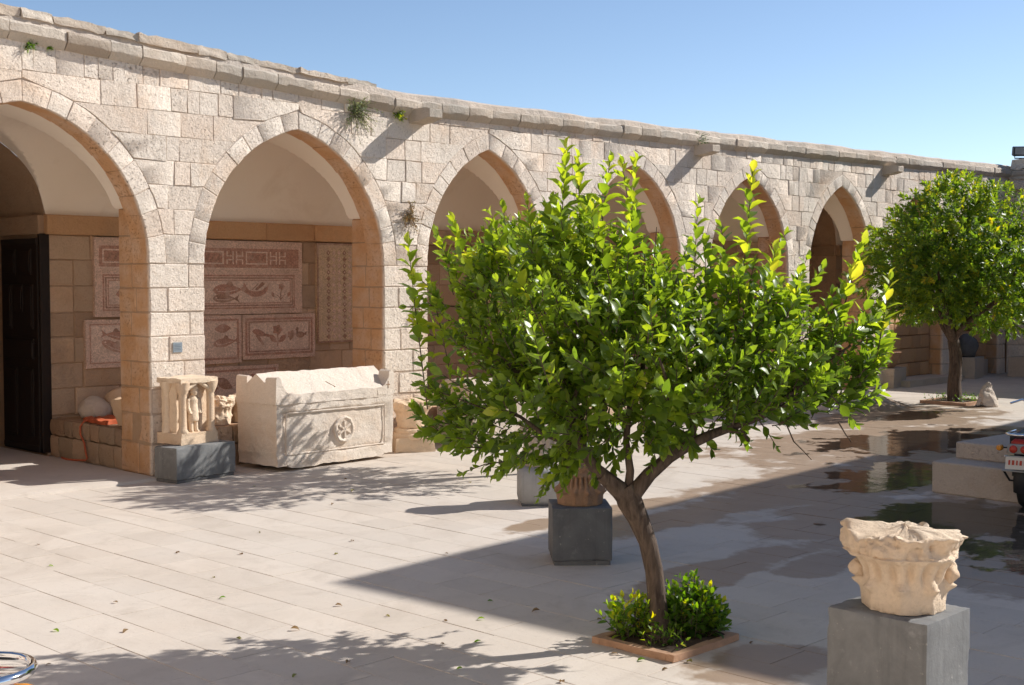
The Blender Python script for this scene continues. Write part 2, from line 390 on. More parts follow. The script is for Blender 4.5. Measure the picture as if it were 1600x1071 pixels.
def rock(c, size, seed, sub=4, amp=.22, flat=True):
    bm = bmesh.new(); bmesh.ops.create_icosphere(bm, subdivisions=sub, radius=1); mb = MB(); vs = []
    for v in bm.verts:
        p = v.co.normalized(); k = 1 + amp * fbm(p.x + seed, p.y, p.z, 1.1, 4)
        # facet: clip by a few random planes
        for q in range(7):
            rr = random.Random(seed * 31 + q); nrm = Vector((rr.uniform(-1, 1), rr.uniform(-1, 1), rr.uniform(-.4, 1))).normalized(); d = rr.uniform(.68, .9)
            t = (p * k).dot(nrm)
            if t > d: k *= d / t * .6 + .4
        z = p.z * k
        vs.append((c[0] + p.x * k * size[0] / 2, c[1] + p.y * k * size[1] / 2, c[2] + max(z, -.75 if flat else -9) * size[2] / 1.75 + size[2] * .75 / 1.75))
    mb.add(vs, [[v.index for v in f.verts] for f in bm.faces]); bm.free(); return mb

# ------------------------------------------------------------------ ground and paving
g = MB(); g.quad((-400, -400, -.05), (400, -400, -.05), (400, 400, -.05), (-400, 400, -.05))
tag(g.build("ground", 'joint'), kind='structure')
pav = MB(); pav.quad((-9.5, -16, -.0045), (25.4, -16, -.0045), (25.4, .2, -.0045), (-9.5, .2, -.0045))
pav_o = tag(pav.build("courtyard_pavement", 'joint'), kind='structure')
strips = [-2.99]; wd = [.41, .36, .44, .39, .335, .42, .38, .40]
while strips[-1] < 25: strips.append(strips[-1] + wd[len(strips) % 8])
left = [-2.99, -3.33, -3.74, -4.10]
while left[-1] > -9.4: left.append(left[-1] - wd[len(left) % 8])
edges = sorted(set(left + strips))
def zdepth(x, y): return (x - CAM.x) * FW[0] + (y - CAM.y) * FW[1]
def inview(x, y, pad=.06):
    d = zdepth(x, y)
    if d < 6.5: return False
    u = ((x - CAM.x) * RT[0] + (y - CAM.y) * RT[1]) / d
    return abs(u) < .395 + pad
slabs = []
for i in range(len(edges) - 1):
    x0, x1 = edges[i], edges[i + 1]; y = -15.9 + random.uniform(0, .6)
    while y < .1:
        ln = random.choice([.5, .62, .7, .78, .9]) ; y2 = min(y + ln, .12)
        if y2 - y > .12:
            cx, cy = (x0 + x1) / 2, (y + y2) / 2
            d = max(zdepth(cx, cy), 1)
            slabs.append((bool(inview(cx, cy)), (x1 - x0) * (y2 - y) / d ** 3, x0, x1, y, y2))
        y = y2
slabs.sort(key=lambda s: (-s[0], -s[1]))
far = MB()
for i, (iv, a, x0, x1, y0, y1) in enumerate(slabs):
    gp = .0022; dz = random.uniform(-.0015, .0015)
    mb = MB() if i < 300 else far
    j = lambda: random.uniform(-.003, .003)
    o4 = [(x0 + gp + j(), y0 + gp + j()), (x1 - gp + j(), y0 + gp + j()), (x1 - gp + j(), y1 - gp + j()), (x0 + gp + j(), y1 - gp + j())]
    cx, cy = (x0 + x1) / 2, (y0 + y1) / 2; e = .004
    i4 = [(p[0] + math.copysign(e, cx - p[0]), p[1] + math.copysign(e, cy - p[1])) for p in o4]
    vs = [(*p, dz) for p in i4] + [(*p, dz - .0012) for p in o4] + [(*p, -.02) for p in o4]
    fs = [(0, 1, 2, 3)]
    for q in range(4):
        q2 = (q + 1) % 4; fs += [(q, q + 4, q2 + 4, q2), (q + 4, q + 8, q2 + 8, q2 + 4)]
    mb.add(vs, fs, random.random() if i >= 300 else 0.)
    if i < 300: mb.build("paving_slab", 'paving', pav_o)
tag(far.build("paving_slabs", 'paving', pav_o), kind='stuff')
pd = MB(); cell = .2
for ix in range(0, 90):
    for iy in range(0, 50):
        x, y = -.4 + ix * cell, -11 + iy * cell
        if min(math.hypot((x + cell / 2 - cx) / rx, (y + cell / 2 - cy) / ry) for cx, cy, rx, ry in WATER) < 1.32:
            pd.quad((x, y, .0034), (x + cell, y, .0034), (x + cell, y + cell, .0034), (x, y + cell, .0034))
def weld(mb):
    ids = {}; nv = []; nf = []
    for f in mb.f:
        q = []
        for i in f:
            key = tuple(round(c, 4) for c in mb.v[i])
            if key not in ids: ids[key] = len(nv); nv.append(key)
            q.append(ids[key])
        nf.append(tuple(q))
    mb.v, mb.f, mb.r = nv, nf, [0.] * len(nv)
weld(pd)
tag(pd.build("puddle", 'water'), kind='structure')

# ------------------------------------------------------------------ arcades
ZS, TH, RD = 2.62, .235, .38
def arch_par(a, rise): 
    Rr = (a * a + rise * rise) / (2 * a); return Rr
def wall_arcade(root, bays, xa, xb, ztop, depth=.74, detail=True, rise=1.81, spring=ZS):
    """bays: (x_left, x_right) of each arch. Parts are children of root."""
    P_ = []
    for (l, r_) in bays:
        a = (r_ - l) / 2; P_.append(((l + r_) / 2, a, arch_par(a, rise)))
    def ext_right(i, z, off=TH):
        xc, a, Rr = P_[i]; q = (Rr + off) ** 2 - (z - spring) ** 2
        if q <= 0: return xc
        return max(xc, xc + a - Rr + math.sqrt(q))
    def ext_left(i, z, off=TH):
        xc, a, Rr = P_[i]; return 2 * xc - ext_right(i, z, off)
    # core -------------------------------------------------
    core = MB(); off = .012; xs = set(np.arange(xa, xb + .01, .09).round(3))
    for xc, a, Rr in P_:
        for th in np.linspace(0, math.acos((Rr - a) / (Rr + off)), 34):
            for s_ in (-1, 1): xs.add(round(xc + s_ * (a - Rr + (Rr + off) * math.cos(th)), 5))
        xs.add(round(xc, 5))
    xs = sorted(xs)
    def zb(x):
        for xc, a, Rr in P_:
            if abs(x - xc) < a + off - 1e-5:
                d = abs(x - xc) + Rr - a; return spring + math.sqrt(max(0, (Rr + off) ** 2 - d * d))
        return 0.
    yf, yb = .011, RD - .012
    for i in range(len(xs) - 1):
        x0, x1 = xs[i], xs[i + 1]; xm = (x0 + x1) / 2
        inside = any(abs(xm - xc) < a + off for xc, a, _ in P_)
        z0 = max(zb(x0), spring if inside else 0); z1 = max(zb(x1), spring if inside else 0)
        if not inside: z0 = z1 = 0.
        t0, t1 = ztop(x0) + .1, ztop(x1) + .1
        core.quad((x0, yf, z0), (x1, yf, z1), (x1, yf, t1), (x0, yf, t0)); core.quad((x1, yb, z1), (x0, yb, z0), (x0, yb, t0), (x1, yb, t1))
        if inside: core.quad((x0, yb, z0), (x1, yb, z1), (x1, yf, z1), (x0, yf, z0))
    for xc, a, _ in P_:
        for s_ in (-1, 1):
            x = xc + s_ * (a + off); core.quad((x, yf, 0), (x, yb, 0), (x, yb, spring), (x, yf, spring))
    ends_ = [xa] + [v for (l, r_) in bays for v in (l, r_)] + [xb]
    for k in range(0, len(ends_), 2):
        if ends_[k + 1] - ends_[k] > .2: core.cbox(((ends_[k] + ends_[k + 1]) / 2, (.02 + depth - .012) / 2, 1.64), (ends_[k + 1] - ends_[k] - .016, depth - .032, 3.28), 0, .004)
    core.build("wall_core", 'mortar', root)
    # voussoirs ---------------------------------------------
    vm = MB(); cnt = 0
    for bi, (xc, a, Rr) in enumerate(P_):
        for s_ in (-1, 1):
            tin = math.acos((Rr - a) / Rr); n = 9
            cuts = [0] + sorted([(k + random.uniform(-.22, .22)) / n for k in range(1, n)]) + [1]
            for k in range(n):
                def pt(rad, f):
                    tmax = math.acos(min(1, (Rr - a) / rad)); th = tmax * f if f == 1 else tin * f
                    return (xc + s_ * (a - Rr + rad * math.cos(th)), spring + rad * math.sin(th))
                f0, f1 = cuts[k], cuts[k + 1]; fm = (f0 + f1) / 2; hh = TH
                poly = [pt(Rr, f0), pt(Rr + hh, f0), pt(Rr + hh, fm), pt(Rr + hh, f1), pt(Rr, f1), pt(Rr, fm)]
                if s_ > 0: poly = poly[::-1]
                for (y0, y1) in ((random.uniform(-.006, .004), RD + random.uniform(-.008, .008)),):
                    mb = MB() if detail else vm
                    mb.prism(poly[::-1], y0, y1, .007, .0025, .005, 0. if detail else random.random())
                    if detail: mb.build("voussoir", 'wall', root, 35)
    if not detail: tag(vm.build("voussoirs", 'wall', root, 35), kind='stuff')
    # spandrel and upper courses ------------------------------
    rows = [spring]; 
    zmax = max(ztop(x) for x in np.linspace(xa, xb, 40))
    for hh in (.33, .31, .30, .29, .31, .30, .29, .3, .3, .3):
        if rows[-1] + hh > zmax - .18: break
        rows.append(rows[-1] + hh)
    rows.append(99)
    stones = []
    for ri in range(len(rows) - 1):
        for si in range(len(P_) + 1):
            xl0 = xa if si == 0 else P_[si - 1][0]; xr0 = xb if si == len(P_) else P_[si][0]
            dz = ((si * 37 + 11) % 7 - 3) * .009
            z0 = rows[ri] + (dz if ri else 0); z1 = rows[ri + 1] + dz if ri < len(rows) - 2 else 99
            zz = lambda x, z: min(z, ztop(x) + .03)
            zt = min(z1, ztop((xl0 + xr0) / 2))
            hs = np.linspace(z0, zt, 5)
            L = [xa if si == 0 else ext_right(si - 1, h) for h in hs]; Rg = [xb if si == len(P_) else ext_left(si, h) for h in hs]
            lo, hi = max(L), min(Rg)
            xcut = []; x = lo + random.uniform(.12, .5)
            while x < hi - .16:
                xcut.append(x); x += random.choice([.18, .23, .27, .31, .35, .40, .47])
            b = [None] + xcut + [None]
            for k in range(len(b) - 1):
                lp = [(q, h) for q, h in zip(L, hs)] if b[k] is None else [(b[k], hs[0]), (b[k], hs[-1])]
                rp = [(q, h) for q, h in zip(Rg, hs)] if b[k + 1] is None else [(b[k + 1], hs[0]), (b[k + 1], hs[-1])]
                poly = lp[::-1] + rp
                # follow the cornice line in the top course
                poly = [(px, (ztop(px) + .03) if (z1 == 99 and abs(pz - hs[-1]) < 1e-6) else pz) for px, pz in poly]
                q = []
                for p_ in poly:
                    if not q or math.hypot(p_[0] - q[-1][0], p_[1] - q[-1][1]) > .012: q.append(p_)
                if len(q) >= 3 and max(p[0] for p in q) - min(p[0] for p in q) > .035:
                    cx = sum(p[0] for p in q) / len(q); stones.append((cx, q))
    stones.sort(key=lambda s: abs(s[0] - 2) if s[0] > -3.4 else 99)
    rest = MB()
    for i, (cx, q) in enumerate(stones):
        keep = detail and i < 300
        mb = MB() if keep else rest
        mb.prism(q, random.uniform(-.010, .006), .07, .006, .0025, .008, 0. if keep else random.random())
        if keep: mb.build("stone_block", 'wall', root, 35)
    tag(rest.build("stone_blocks", 'wall', root, 35), kind='stuff')
    # piers -----------------------------------------------------
    hs = [.40, .36, .33, .32, .31, .30, .30, .30]; pm = MB(); np_ = 0
    ends = [xa] + [v for (l, r_) in bays for v in (l, r_)] + [xb]
    for k in range(0, len(ends), 2):
        p0, p1 = ends[k], ends[k + 1]
        if p1 - p0 < .2: continue
        z = 0.
        for ri, hh in enumerate(hs + [.345, .345]):
            flip = ri % 2; wdt = p1 - p0
            nx = max(2, round(wdt / .45)); fx = sorted(random.uniform(-.1, .1) + q / nx for q in range(1, nx))
            if nx == 2: fx = [.66 + random.uniform(-.06, .06) if flip else .36 + random.uniform(-.06, .06)]
            xsn = [p0] + [p0 + wdt * f for f in fx] + [p1]
            for q in range(len(xsn) - 1):
                ym = depth * (.62 if (flip + q) % 2 else .42) + random.uniform(-.04, .04)
                for (y0, y1) in (((random.uniform(-.008, .006), ym), (ym, depth)) if ri < len(hs) else ((RD + .012, depth),)):
                    ex0 = random.uniform(-.006, .004) if q == 0 else 0; ex1 = random.uniform(-.004, .006) if q == len(xsn) - 2 else 0
                    keep = detail and np_ < 300 and p0 > -3.4
                    mb = MB() if keep else pm
                    rr = 0. if keep else random.random()
                    mb.cbox(((xsn[q] + ex0 + xsn[q + 1] + ex1) / 2, (y0 + y1) / 2, z + hh / 2), (xsn[q + 1] - xsn[q] + ex1 - ex0 - .005, y1 - y0 - .004, hh - .005), 0, .012 + .008 * (ri < 3), .002 + .003 * (ri < 3), rr)
                    if keep: mb.build("pier_stone", 'wall', root, 35); np_ += 1
            z += hh
    if pm.v: tag(pm.build("pier_stones", 'wall', root, 35), kind='stuff')
    # cornice ---------------------------------------------------
    cm = MB(); x = xa; n = 0
    while x < xb - .05:
        ln = random.uniform(.38, .72); x2 = min(x + ln, xb); za, zb_ = ztop(x), ztop(x2)
        out = .105 + random.uniform(-.012, .012); hh = .21 + random.uniform(-.015, .015)
        keep = detail and n < 120
        mb = MB() if keep else cm
        vs = []; segs = max(3, int((x2 - x) / .12))
        for q in range(segs + 1):
            f = q / segs; xx = x + .006 + (x2 - x - .012) * f; z0 = za + (zb_ - za) * f; e = .012 if q in (0, segs) else 0
            def J(s_=.010): return random.uniform(-s_, s_)
            vs += [(xx, .02, z0), (xx, -.015 + J(.004), z0 + .004), (xx, -out + .012 + J(.006), z0 + .078 + J(.006)), (xx, -out + e + J(.006), z0 + .095 + J(.006)), (xx, -out + e + J(.006), z0 + hh - .02 - e + J()), (xx, -out + .022 + J(), z0 + hh + J(.006)), (xx, .06, z0 + hh + J())]
        fs = []
        for q in range(segs):
            for k in range(6): fs.append((q * 7 + k, (q + 1) * 7 + k, (q + 1) * 7 + k + 1, q * 7 + k + 1))
        fs = [f_[::-1] for f_ in fs]
        fs.append(tuple(range(6, -1, -1))[::-1]); fs.append(tuple(segs * 7 + k for k in range(7))[::-1])
        mb.add(vs, fs, 0. if keep else random.random())
        if keep: mb.build("cornice_stone", 'cornice', root, 24)
        n += 1; x = x2
    if cm.v: tag(cm.build("cornice_stones", 'cornice', root, 40), kind='stuff')
    return P_

cz_t = [-8, -3, -1.84, .07, 1.56, 2.82, 4.23, 7.26, 11.5, 16, 20, 24.8, 27]
cz_z = [5.14, 5.12, 5.10, 4.99, 4.92, 4.86, 4.80, 4.835, 4.875, 4.94, 5.0, 5.08, 5.1]
ctop = lambda x: float(np.interp(x, cz_t, cz_z))
BAYS = [(-3.17, -.02), (.76, 3.73), (4.57, 7.15), (8.09, 10.82), (11.72, 14.43), (15.24, 17.84), (18.70, 21.35), (22.15, 24.55)]
arc = empty("arcade_building"); tag(arc, "long pale limestone arcade of pointed arches along the courtyard", "building")
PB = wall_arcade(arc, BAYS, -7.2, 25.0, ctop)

# roof: lime screed above the cornice, a thicker old layer at the left end
def roof_layer(name, x0, x1, base, top, yf, seed, mat='screed'):
    mb = MB(); n = int((x1 - x0) / .14); vs = []
    for i in range(n + 1):
        x = x0 + (x1 - x0) * i / n; zc = ctop(x); e = .05 * fbm(x, seed, 0, 1.3, 3)
        zt = zc + top + .028 * fbm(x, seed + 5, 0, .9, 4)
        vs += [(x, yf + e, zc + base), (x, yf + e + .012 + .02 * fbm(x, seed, 3, 6), zt - .035), (x, yf + .09 + e, zt), (x, .8, zt + .04), (x, 3.45, zt + .05)]
    fs = []
    for i in range(n):
        for k in range(4): fs.append((i * 5 + k, i * 5 + k + 1, (i + 1) * 5 + k + 1, (i + 1) * 5 + k)[::-1])
    mb.add(vs, fs); return mb.build(name, mat, arc, 45)
roof_layer("roof", -7.2, 25.3, .18, .325, -.03, 3)
x = -7.2
while x < 3.5:
    x2 = min(x + random.uniform(.35, .85), 3.58); hh = random.uniform(.07, .115); mb = gridbox((0, 0, 0), (x2 - x - .012, .5, hh), 6)
    roughen(mb, .03, 4.5, 4); xm = (x + x2) / 2; sl = (ctop(x2) - ctop(x)) / (x2 - x); yo = random.uniform(.19, .225)
    mb.v = [(vx + xm, vy + yo, vz + ctop(xm) + vx * sl + .325) for vx, vy, vz in mb.v]; mb.build("coping_stone", 'cornice', arc, 50); x = x2
sh = MB()

for a_, b_ in ((-7.2, -3.2), (0.0, 18.2), (21.05, 25.3)): sh.quad((a_, 3.5, 0), (b_, 3.5, 0), (b_, 3.5, 5.4), (a_, 3.5, 5.4))
sh.quad((-7.2, 3.5, 4.55), (25.3, 3.5, 4.55), (25.3, 3.5, 5.4), (-7.2, 3.5, 5.4)); sh.quad((-7.2, 0.05, 0), (-7.2, 3.5, 0), (-7.2, 3.5, 5.4), (-7.2, .05, 5.4)); sh.quad((25.3, 0.05, 0), (25.3, 3.5, 0), (25.3, 3.5, 5.2), (25.3, .05, 5.2))
sh.build("outer_wall", 'mortar', arc)

# gallery vault, plastered: a barrel along the gallery cut by one barrel per arch
DB = 2.70
PASS = [(-1.6, 1.57), (19.62, 1.38)]
def zlong(D):
    u = (D - 1.72) / .98; return 3.31 + 1.22 * math.sqrt(max(0, 1 - u * u))
def zpen(x, D):
    z = 0.
    if D <= 1.73:
        for xc, a, Rr in PB:
            d = abs(x - xc)
            if d < a + .07: 
                q = d + Rr - a; z = max(z, ZS + math.sqrt(max(0, (Rr + .07) ** 2 - q * q)))
    for xc, hw in PASS:
        if D > 1.7 and abs(x - xc) < hw: z = max(z, 3.31 + 1.2 * math.sqrt(1 - ((x - xc) / hw) ** 2))
    return z
vm = MB(); Ds = [.375, .45, .55, .65] + [1.72 - .98 * math.cos(q) for q in np.linspace(0, math.pi, 45)]
xs = np.arange(-7.15, 25.2, .05); vs = []
for x in xs:
    for D in Ds: vs.append((x, D, max(zlong(D), zpen(x, D))))
nD = len(Ds); fs = []
for i in range(len(xs) - 1):
    for k in range(nD - 1): fs.append((i * nD + k, i * nD + k + 1, (i + 1) * nD + k + 1, (i + 1) * nD + k))
vm.add(vs, fs); vm.build("plaster_vault", 'plaster', arc, 28)
# back wall, ledge, passages
bw = MB(); segs = [(-7.15, PASS[0][0] - PASS[0][1]), (PASS[0][0] + PASS[0][1], PASS[1][0] - PASS[1][1]), (PASS[1][0] + PASS[1][1], 25.2)]
for a_, b_ in segs: bw.quad((a_, DB + .012, 0), (b_, DB + .012, 0), (b_, DB + .012, 3.4), (a_, DB + .012, 3.4))
bw.build("gallery_back_wall", 'mortar', arc)
rest = MB()
for a_, b_ in segs:
    z = 0.; ri = 0
    for hh in (.30, .25, .37, .35, .36, .34, .37, .36, .34):
        x = a_
        while x < b_ - .02:
            x2 = x + random.choice([.42, .55, .68, .8]); x2 = b_ if x2 > b_ - .25 else x2
            keep = -.1 < x < 6 and z > .5
            mb = MB() if keep else rest
            mb.prism([(x, z), (x2, z), (x2, z + hh), (x, z + hh)], DB - .006 + random.uniform(-.01, .01), DB + .05, .014, .004, .005, 0. if keep else random.random())
            if keep: mb.build("back_wall_stone", 'dirtywall', arc, 35)
            x = x2
        z += hh
    x = a_
    while x < b_ - .02:
        x2 = x + random.uniform(.8, 1.3); x2 = b_ if x2 > b_ - .4 else x2
        keep = -.1 < x < 6
        mb = MB() if keep else rest
        mb.cbox(((x + x2) / 2, DB - .03, 3.175), (x2 - x - .008, .15, .265), 0, .014, .004, 0. if keep else random.random())
        if keep: mb.build("ledge_stone", 'brown', arc, 35)
        x = x2
tag(rest.build("back_wall_stones", 'dirtywall', arc, 35), kind='stuff')
# impost ledge on the back of the piers
for xc, hw in PASS:
    p = MB(); y0, y1 = DB, 8.5
    prof = [(xc - hw, 0.), (xc - hw, 3.31)] + [(xc + hw * math.cos(t), 3.31 + 1.2 * math.sin(t)) for t in np.linspace(math.pi, 0, 25)] + [(xc + hw, 3.31), (xc + hw, 0.)]
    for i in range(len(prof) - 1):
        (xa_, za_), (xb_, zb_) = prof[i], prof[i + 1]; p.quad((xa_, y0, za_), (xa_, y1, za_), (xb_, y1, zb_), (xb_, y0, zb_))
    p.quad((xc - hw, y1, 0), (xc + hw, y1, 0), (xc + hw, y1, 4.6), (xc - hw, y1, 4.6)); p.build("passage", 'dirtywall', arc, 30)
    for s_ in (-1, 1):
        MB().cbox((xc + s_ * (hw - .02), (y0 + y1) / 2, 3.175), (.12, y1 - y0, .26), 0, .014).build("passage_ledge", 'dirtywall', arc)
# raised gallery floor (bay of the door) with a worn edge
fl = MB(); n = 34; vs = []
for i in range(n + 1):
    x = -7.1 + (6.93) * i / n; e = .02 * fbm(x, 2, 0, 3); y = -.36 + e
    vs += [(x, y, 0), (x, y + .01, .035 + .006 * fbm(x, 0, 5, 4)), (x, y + .05, .045), (x, 8.5, .045)]
fs = []
for i in range(n):
    for k in range(3): fs.append((i * 4 + k, (i + 1) * 4 + k, (i + 1) * 4 + k + 1, i * 4 + k + 1))
fl.add(vs, fs); fl.quad((-.17, -.36, 0), (-.17, 8.5, 0), (-.17, 8.5, .045), (-.17, -.36, .045))
tag(fl.build("gallery_floor", 'paving', None, 40), kind='structure')
fl2 = MB(); fl2.quad((-.17, .02, .004), (25.2, .02, .004), (25.2, 3.4, .004), (-.17, 3.4, .004)); tag(fl2.build("gallery_floor", 'paving'), kind='structure')
# stone platform in the bays 2 to 5
plat = empty("stone_platform"); tag(plat, "low rubble stone platform filling the gallery behind the piers", "platform")
for (a_, b_, ya, yb_) in [(.09, 14.9, .77, DB - .02)] + [(l + .02, r_ - .02, .16, .77) for (l, r_) in BAYS[1:5]]:
    MB().cbox(((a_ + b_) / 2, (ya + yb_) / 2, .262), (b_ - a_ - .02, yb_ - ya, .52), 0, .01).build("platform_core", 'rubble', plat)
def rubble_face(p0, p1, nrm, h0):
    L = (Vector(p1) - Vector(p0)).length; d = (Vector(p1) - Vector(p0)).normalized(); ang = math.atan2(d.y, d.x); z = 0.
    for hh in h0:
        x = 0.
        while x < L - .03:
            x2 = x + random.uniform(.2, .42); x2 = L if x2 > L - .16 else x2
            c = Vector(p0) + d * ((x + x2) / 2) + Vector(nrm) * .01
            mb = gridbox((0, 0, 0), (x2 - x - .012, .12, hh - .012), 5); k = min(x2 - x, hh)
            for i, (vx, vy, vz) in enumerate(mb.v):   # round the corners
                fx, fz = vx / ((x2 - x) / 2), vz / (hh / 2); rr = max(0, math.hypot(max(abs(fx) - .62, 0), max(abs(fz) - .62, 0)) - .2)
                mb.v[i] = (vx * (1 - .18 * rr), vy * (1 - .25 * (abs(fx) ** 6 + abs(fz) ** 6) * .5), vz * (1 - .18 * rr))
            roughen(mb, .014, 6); m = Matrix.Rotation(ang, 3, 'Z')
            mb.v = [tuple(Vector((c.x, c.y, z + hh / 2)) + m @ Vector(v)) for v in mb.v]
            mb.build("rubble_stone", 'rubble', plat, 40); x = x2
        z += hh
rubble_face((.07, 2.68, 0), (.07, .76, 0), (-1, 0, 0), (.30, .225))
rubble_face((.78, .16, 0), (3.7, .16, 0), (0, -1, 0), (.29, .235))
rubble_face((4.6, .16, 0), (7.1, .16, 0), (0, -1, 0), (.29, .235))

# waterspouts
for (x, z, L, wv) in ((4.36, 4.685, .42, .30), (11.32, 4.70, .40, .28), (18.45, 4.77, .36, .30)):
    mb = MB(); y0 = .03; hh = .20
    a = [(-wv / 2, -.0), (wv / 2, .0), (wv / 2, hh), (wv * .12, hh - .012), (-wv * .12, hh - .012), (-wv / 2, hh)]
    n = len(a); vs = []
    for f, k in ((0, 1), (.55, 1), (.85, .95), (1, .82)):
        for (px, pz) in a: vs.append((x + px * k, y0 - (L + .03) * f, z + (pz if pz > .05 else pz + .07 * f * f) * (1 if f < .9 else .93)))
    fs = [tuple(range(n))[::-1]]
    for s_ in range(3):
        for k in range(n): fs.append((s_ * n + k, s_ * n + (k + 1) % n, (s_ + 1) * n + (k + 1) % n, (s_ + 1) * n + k)[::-1])
    fs.append(tuple(3 * n + k for k in range(n)))
    mb.add(vs, [f[::-1] for f in fs]); mb.build("waterspout", 'cornice', arc, 40)

# ------------------------------------------------------------------ far wing and the wing that shades the court
fw_ = empty("far_wing", (25.0, 0, 0), R(-90)); tag(fw_, "shaded stone wing closing the far end of the courtyard", "building")
wall_arcade(fw_, [(1.0, 3.6), (4.5, 7.1), (8.0, 10.6), (11.5, 14.1)], .02, 20, lambda x: 5.06, .74, False)
mb = MB(); mb.quad((-.6, -.05, 5.3), (20, -.05, 5.3), (20, 4, 5.3), (-.6, 4, 5.3)); mb.quad((.02, -.05, 5.05), (20, -.05, 5.05), (20, -.05, 5.3), (.02, -.05, 5.3))
mb.quad((0, 3, 0), (20, 3, 0), (20, 3, 5.3), (0, 3, 5.3)); mb.quad((0, 0.05, 4.7), (20, .05, 4.7), (20, 3, 4.7), (0, 3, 4.7)); mb.build("roof", 'screed', fw_)
MB().cbox((.35, -.12, 4.86), (.5, .3, .2), 0, .02, .005).build("waterspout", 'cornice', fw_, 40)
mb = gridbox((.9, .25, 5.42), (1.6, .7, .24), 8); roughen(mb, .06, 3); mb.build("parapet_heap", 'cornice', fw_, 40)

nw = empty("bounce_wing", (-9.7, 0, 0), R(90)); tag(nw, "unseen tall pale wing added behind the viewer to bounce sunlight into the gallery", "building")  # unseen wing, added solid and tall to bounce sunlight into the gallery
MB().cbox((-11, 1.5, 3.95), (30, 3.0, 7.9), 0, .02).build("wall", 'wall', nw)
MB().cbox((-11, 1.5, 7.97), (30.1, 3.1, .14), 0, .03).build("cornice", 'cornice', nw)
for i in range(4):
    MB().cbox((-4 - i * 5.2, -.02, 3.4), (1.3, .12, 2.0), 0, .02).build("window_frame", 'cornice', nw); MB().cbox((-4 - i * 5.2, -.09, 3.4), (1.0, .04, 1.7), 0, .01).build("shutter", 'door', nw)
rw = empty("shading_wing", (8.9, -10.95, 0), R(3.6)); tag(rw, "tall stone wing beside the courtyard whose shadow crosses the paving", "building")
mb = MB(); mb.cbox((12, -8, 3.95), (24, 16, 7.9), 0, .02); mb.build("wall", 'palestone', rw)
mb = MB(); mb.cbox((12, -8, 7.97), (24.1, 16.1, .14), 0, .03); mb.build("cornice", 'cornice', rw)
for i in range(5):
    f = MB(); x = 3 + i * 4.4
    f.cbox((x, .03, 3.2), (1.5, .12, 2.2), 0, .02); f.build("window_frame", 'cornice', rw)
    f = MB(); f.cbox((x, .10, 3.2), (1.2, .04, 1.9), 0, .01); f.build("shutter", 'door', rw)

# ------------------------------------------------------------------ door leaf in the passage
dr = empty("wooden_door", (-.06, 2.74, .05)); tag(dr, "tall dark panelled wooden door leaf folded open in the passage", "door")
MB().cbox((-.03, .54, 1.47), (.055, 1.08, 2.94), 0, .006).build("door_leaf", 'door', dr)
for (y, z, wy, wz) in ((.30, 2.62, .30, .36), (.80, 2.62, .36, .36), (.22, 2.0, .22, .62), (.56, 2.12, .30, .38), (.86, 2.0, .22, .62), (.54, 1.42, .86, .30), (.30, .68, .34, .95), (.78, .68, .34, .95)):
    pn = MB(); pn.cbox((-.066, y, z), (.022, wy, wz), 0, .009); pn.cbox((-.080, y, z), (.014, wy - .07, wz - .07), 0, .005); pn.build("door_panel", 'door', dr)
for z in (.06, 2.9): MB().cbox((-.062, .54, z), (.012, 1.06, .07), 0, .003).build("door_rail", 'iron', dr)
MB().tube([(-.07, .06, 1.5), (-.11, .06, 1.5), (-.11, .06, 1.3), (-.07, .06, 1.3)], .009, 8).build("door_handle", 'iron', dr, 40)
MB().cbox((.03, -.02, 1.5), (.14, .08, 3.0), 0, .01).build("door_post", 'door', dr)
d2 = empty("wooden_gate", (-1.6, 8.3, .05)); tag(d2, "dark closed wooden gate at the end of the passage", "gate")
MB().cbox((0, .05, 1.5), (2.9, .06, 3.0), 0, .01).build("gate_leaf", 'door', d2)
for x in (-1.1, -.37, .37, 1.1):
    for z in (.7, 2.1): MB().cbox((x, 0, z), (.55, .05, 1.1), 0, .01).build("gate_panel", 'door', d2)

# ------------------------------------------------------------------ mosaics on the back wall
def flat(mb, poly, y0, y1):
    n = len(poly); vs = [(p[0], y0, p[1]) for p in poly] + [(p[0], y1, p[1]) for p in poly]
    fs = [tuple(range(n)), tuple(range(2 * n - 1, n - 1, -1))] + [(i, i + n, (i + 1) % n + n, (i + 1) % n) for i in range(n)]
    area = sum(poly[i][0] * poly[(i + 1) % n][1] - poly[(i + 1) % n][0] * poly[i][1] for i in range(n))
    if area < 0: fs = [f[::-1] for f in fs]
    return mb.add(vs, fs)
YM = DB - .055
_lay = [0]
def motif(name, polys, mat, parent):
    _lay[0] += 1; y = YM - {'field_motif': .002, 'border_band': .003, 'fish_eye_motif': .0085, 'fish_line_motif': .0085, 'flower_heart_motif': .0085}.get(name, .0045 + .0005 * (_lay[0] % 6))
    mb = MB()
    for p in polys: flat(mb, p, y, YM + .01)
    return mb.build(name, mat, parent)
def rect(x0, z0, x1, z1): return [(x0, z0), (x1, z0), (x1, z1), (x0, z1)]
def panel(x0, z0, x1, z1, label, mat='mosbg'):
    e = empty("mosaic_panel", ((x0 + x1) / 2, 0, z0)); tag(e, label, "mosaic", "mosaic panels on the gallery wall")
    mb = gridbox(((x0 + x1) / 2, DB - .02, (z0 + z1) / 2), (x1 - x0, .07, z1 - z0), 9)
    mb.v = [(x + .008 * fbm(x, z, 1, 5), y, z + .008 * fbm(x, z, 4, 5)) if (abs(x - x0) < .01 or abs(x - x1) < .01 or abs(z - z0) < .01 or abs(z - z1) < .01) else (x, y, z) for x, y, z in mb.v]
    o = mb.build("mosaic_slab", mat, e); o.matrix_parent_inverse = Matrix.Translation((-(x0 + x1) / 2, 0, -z0))
    return e
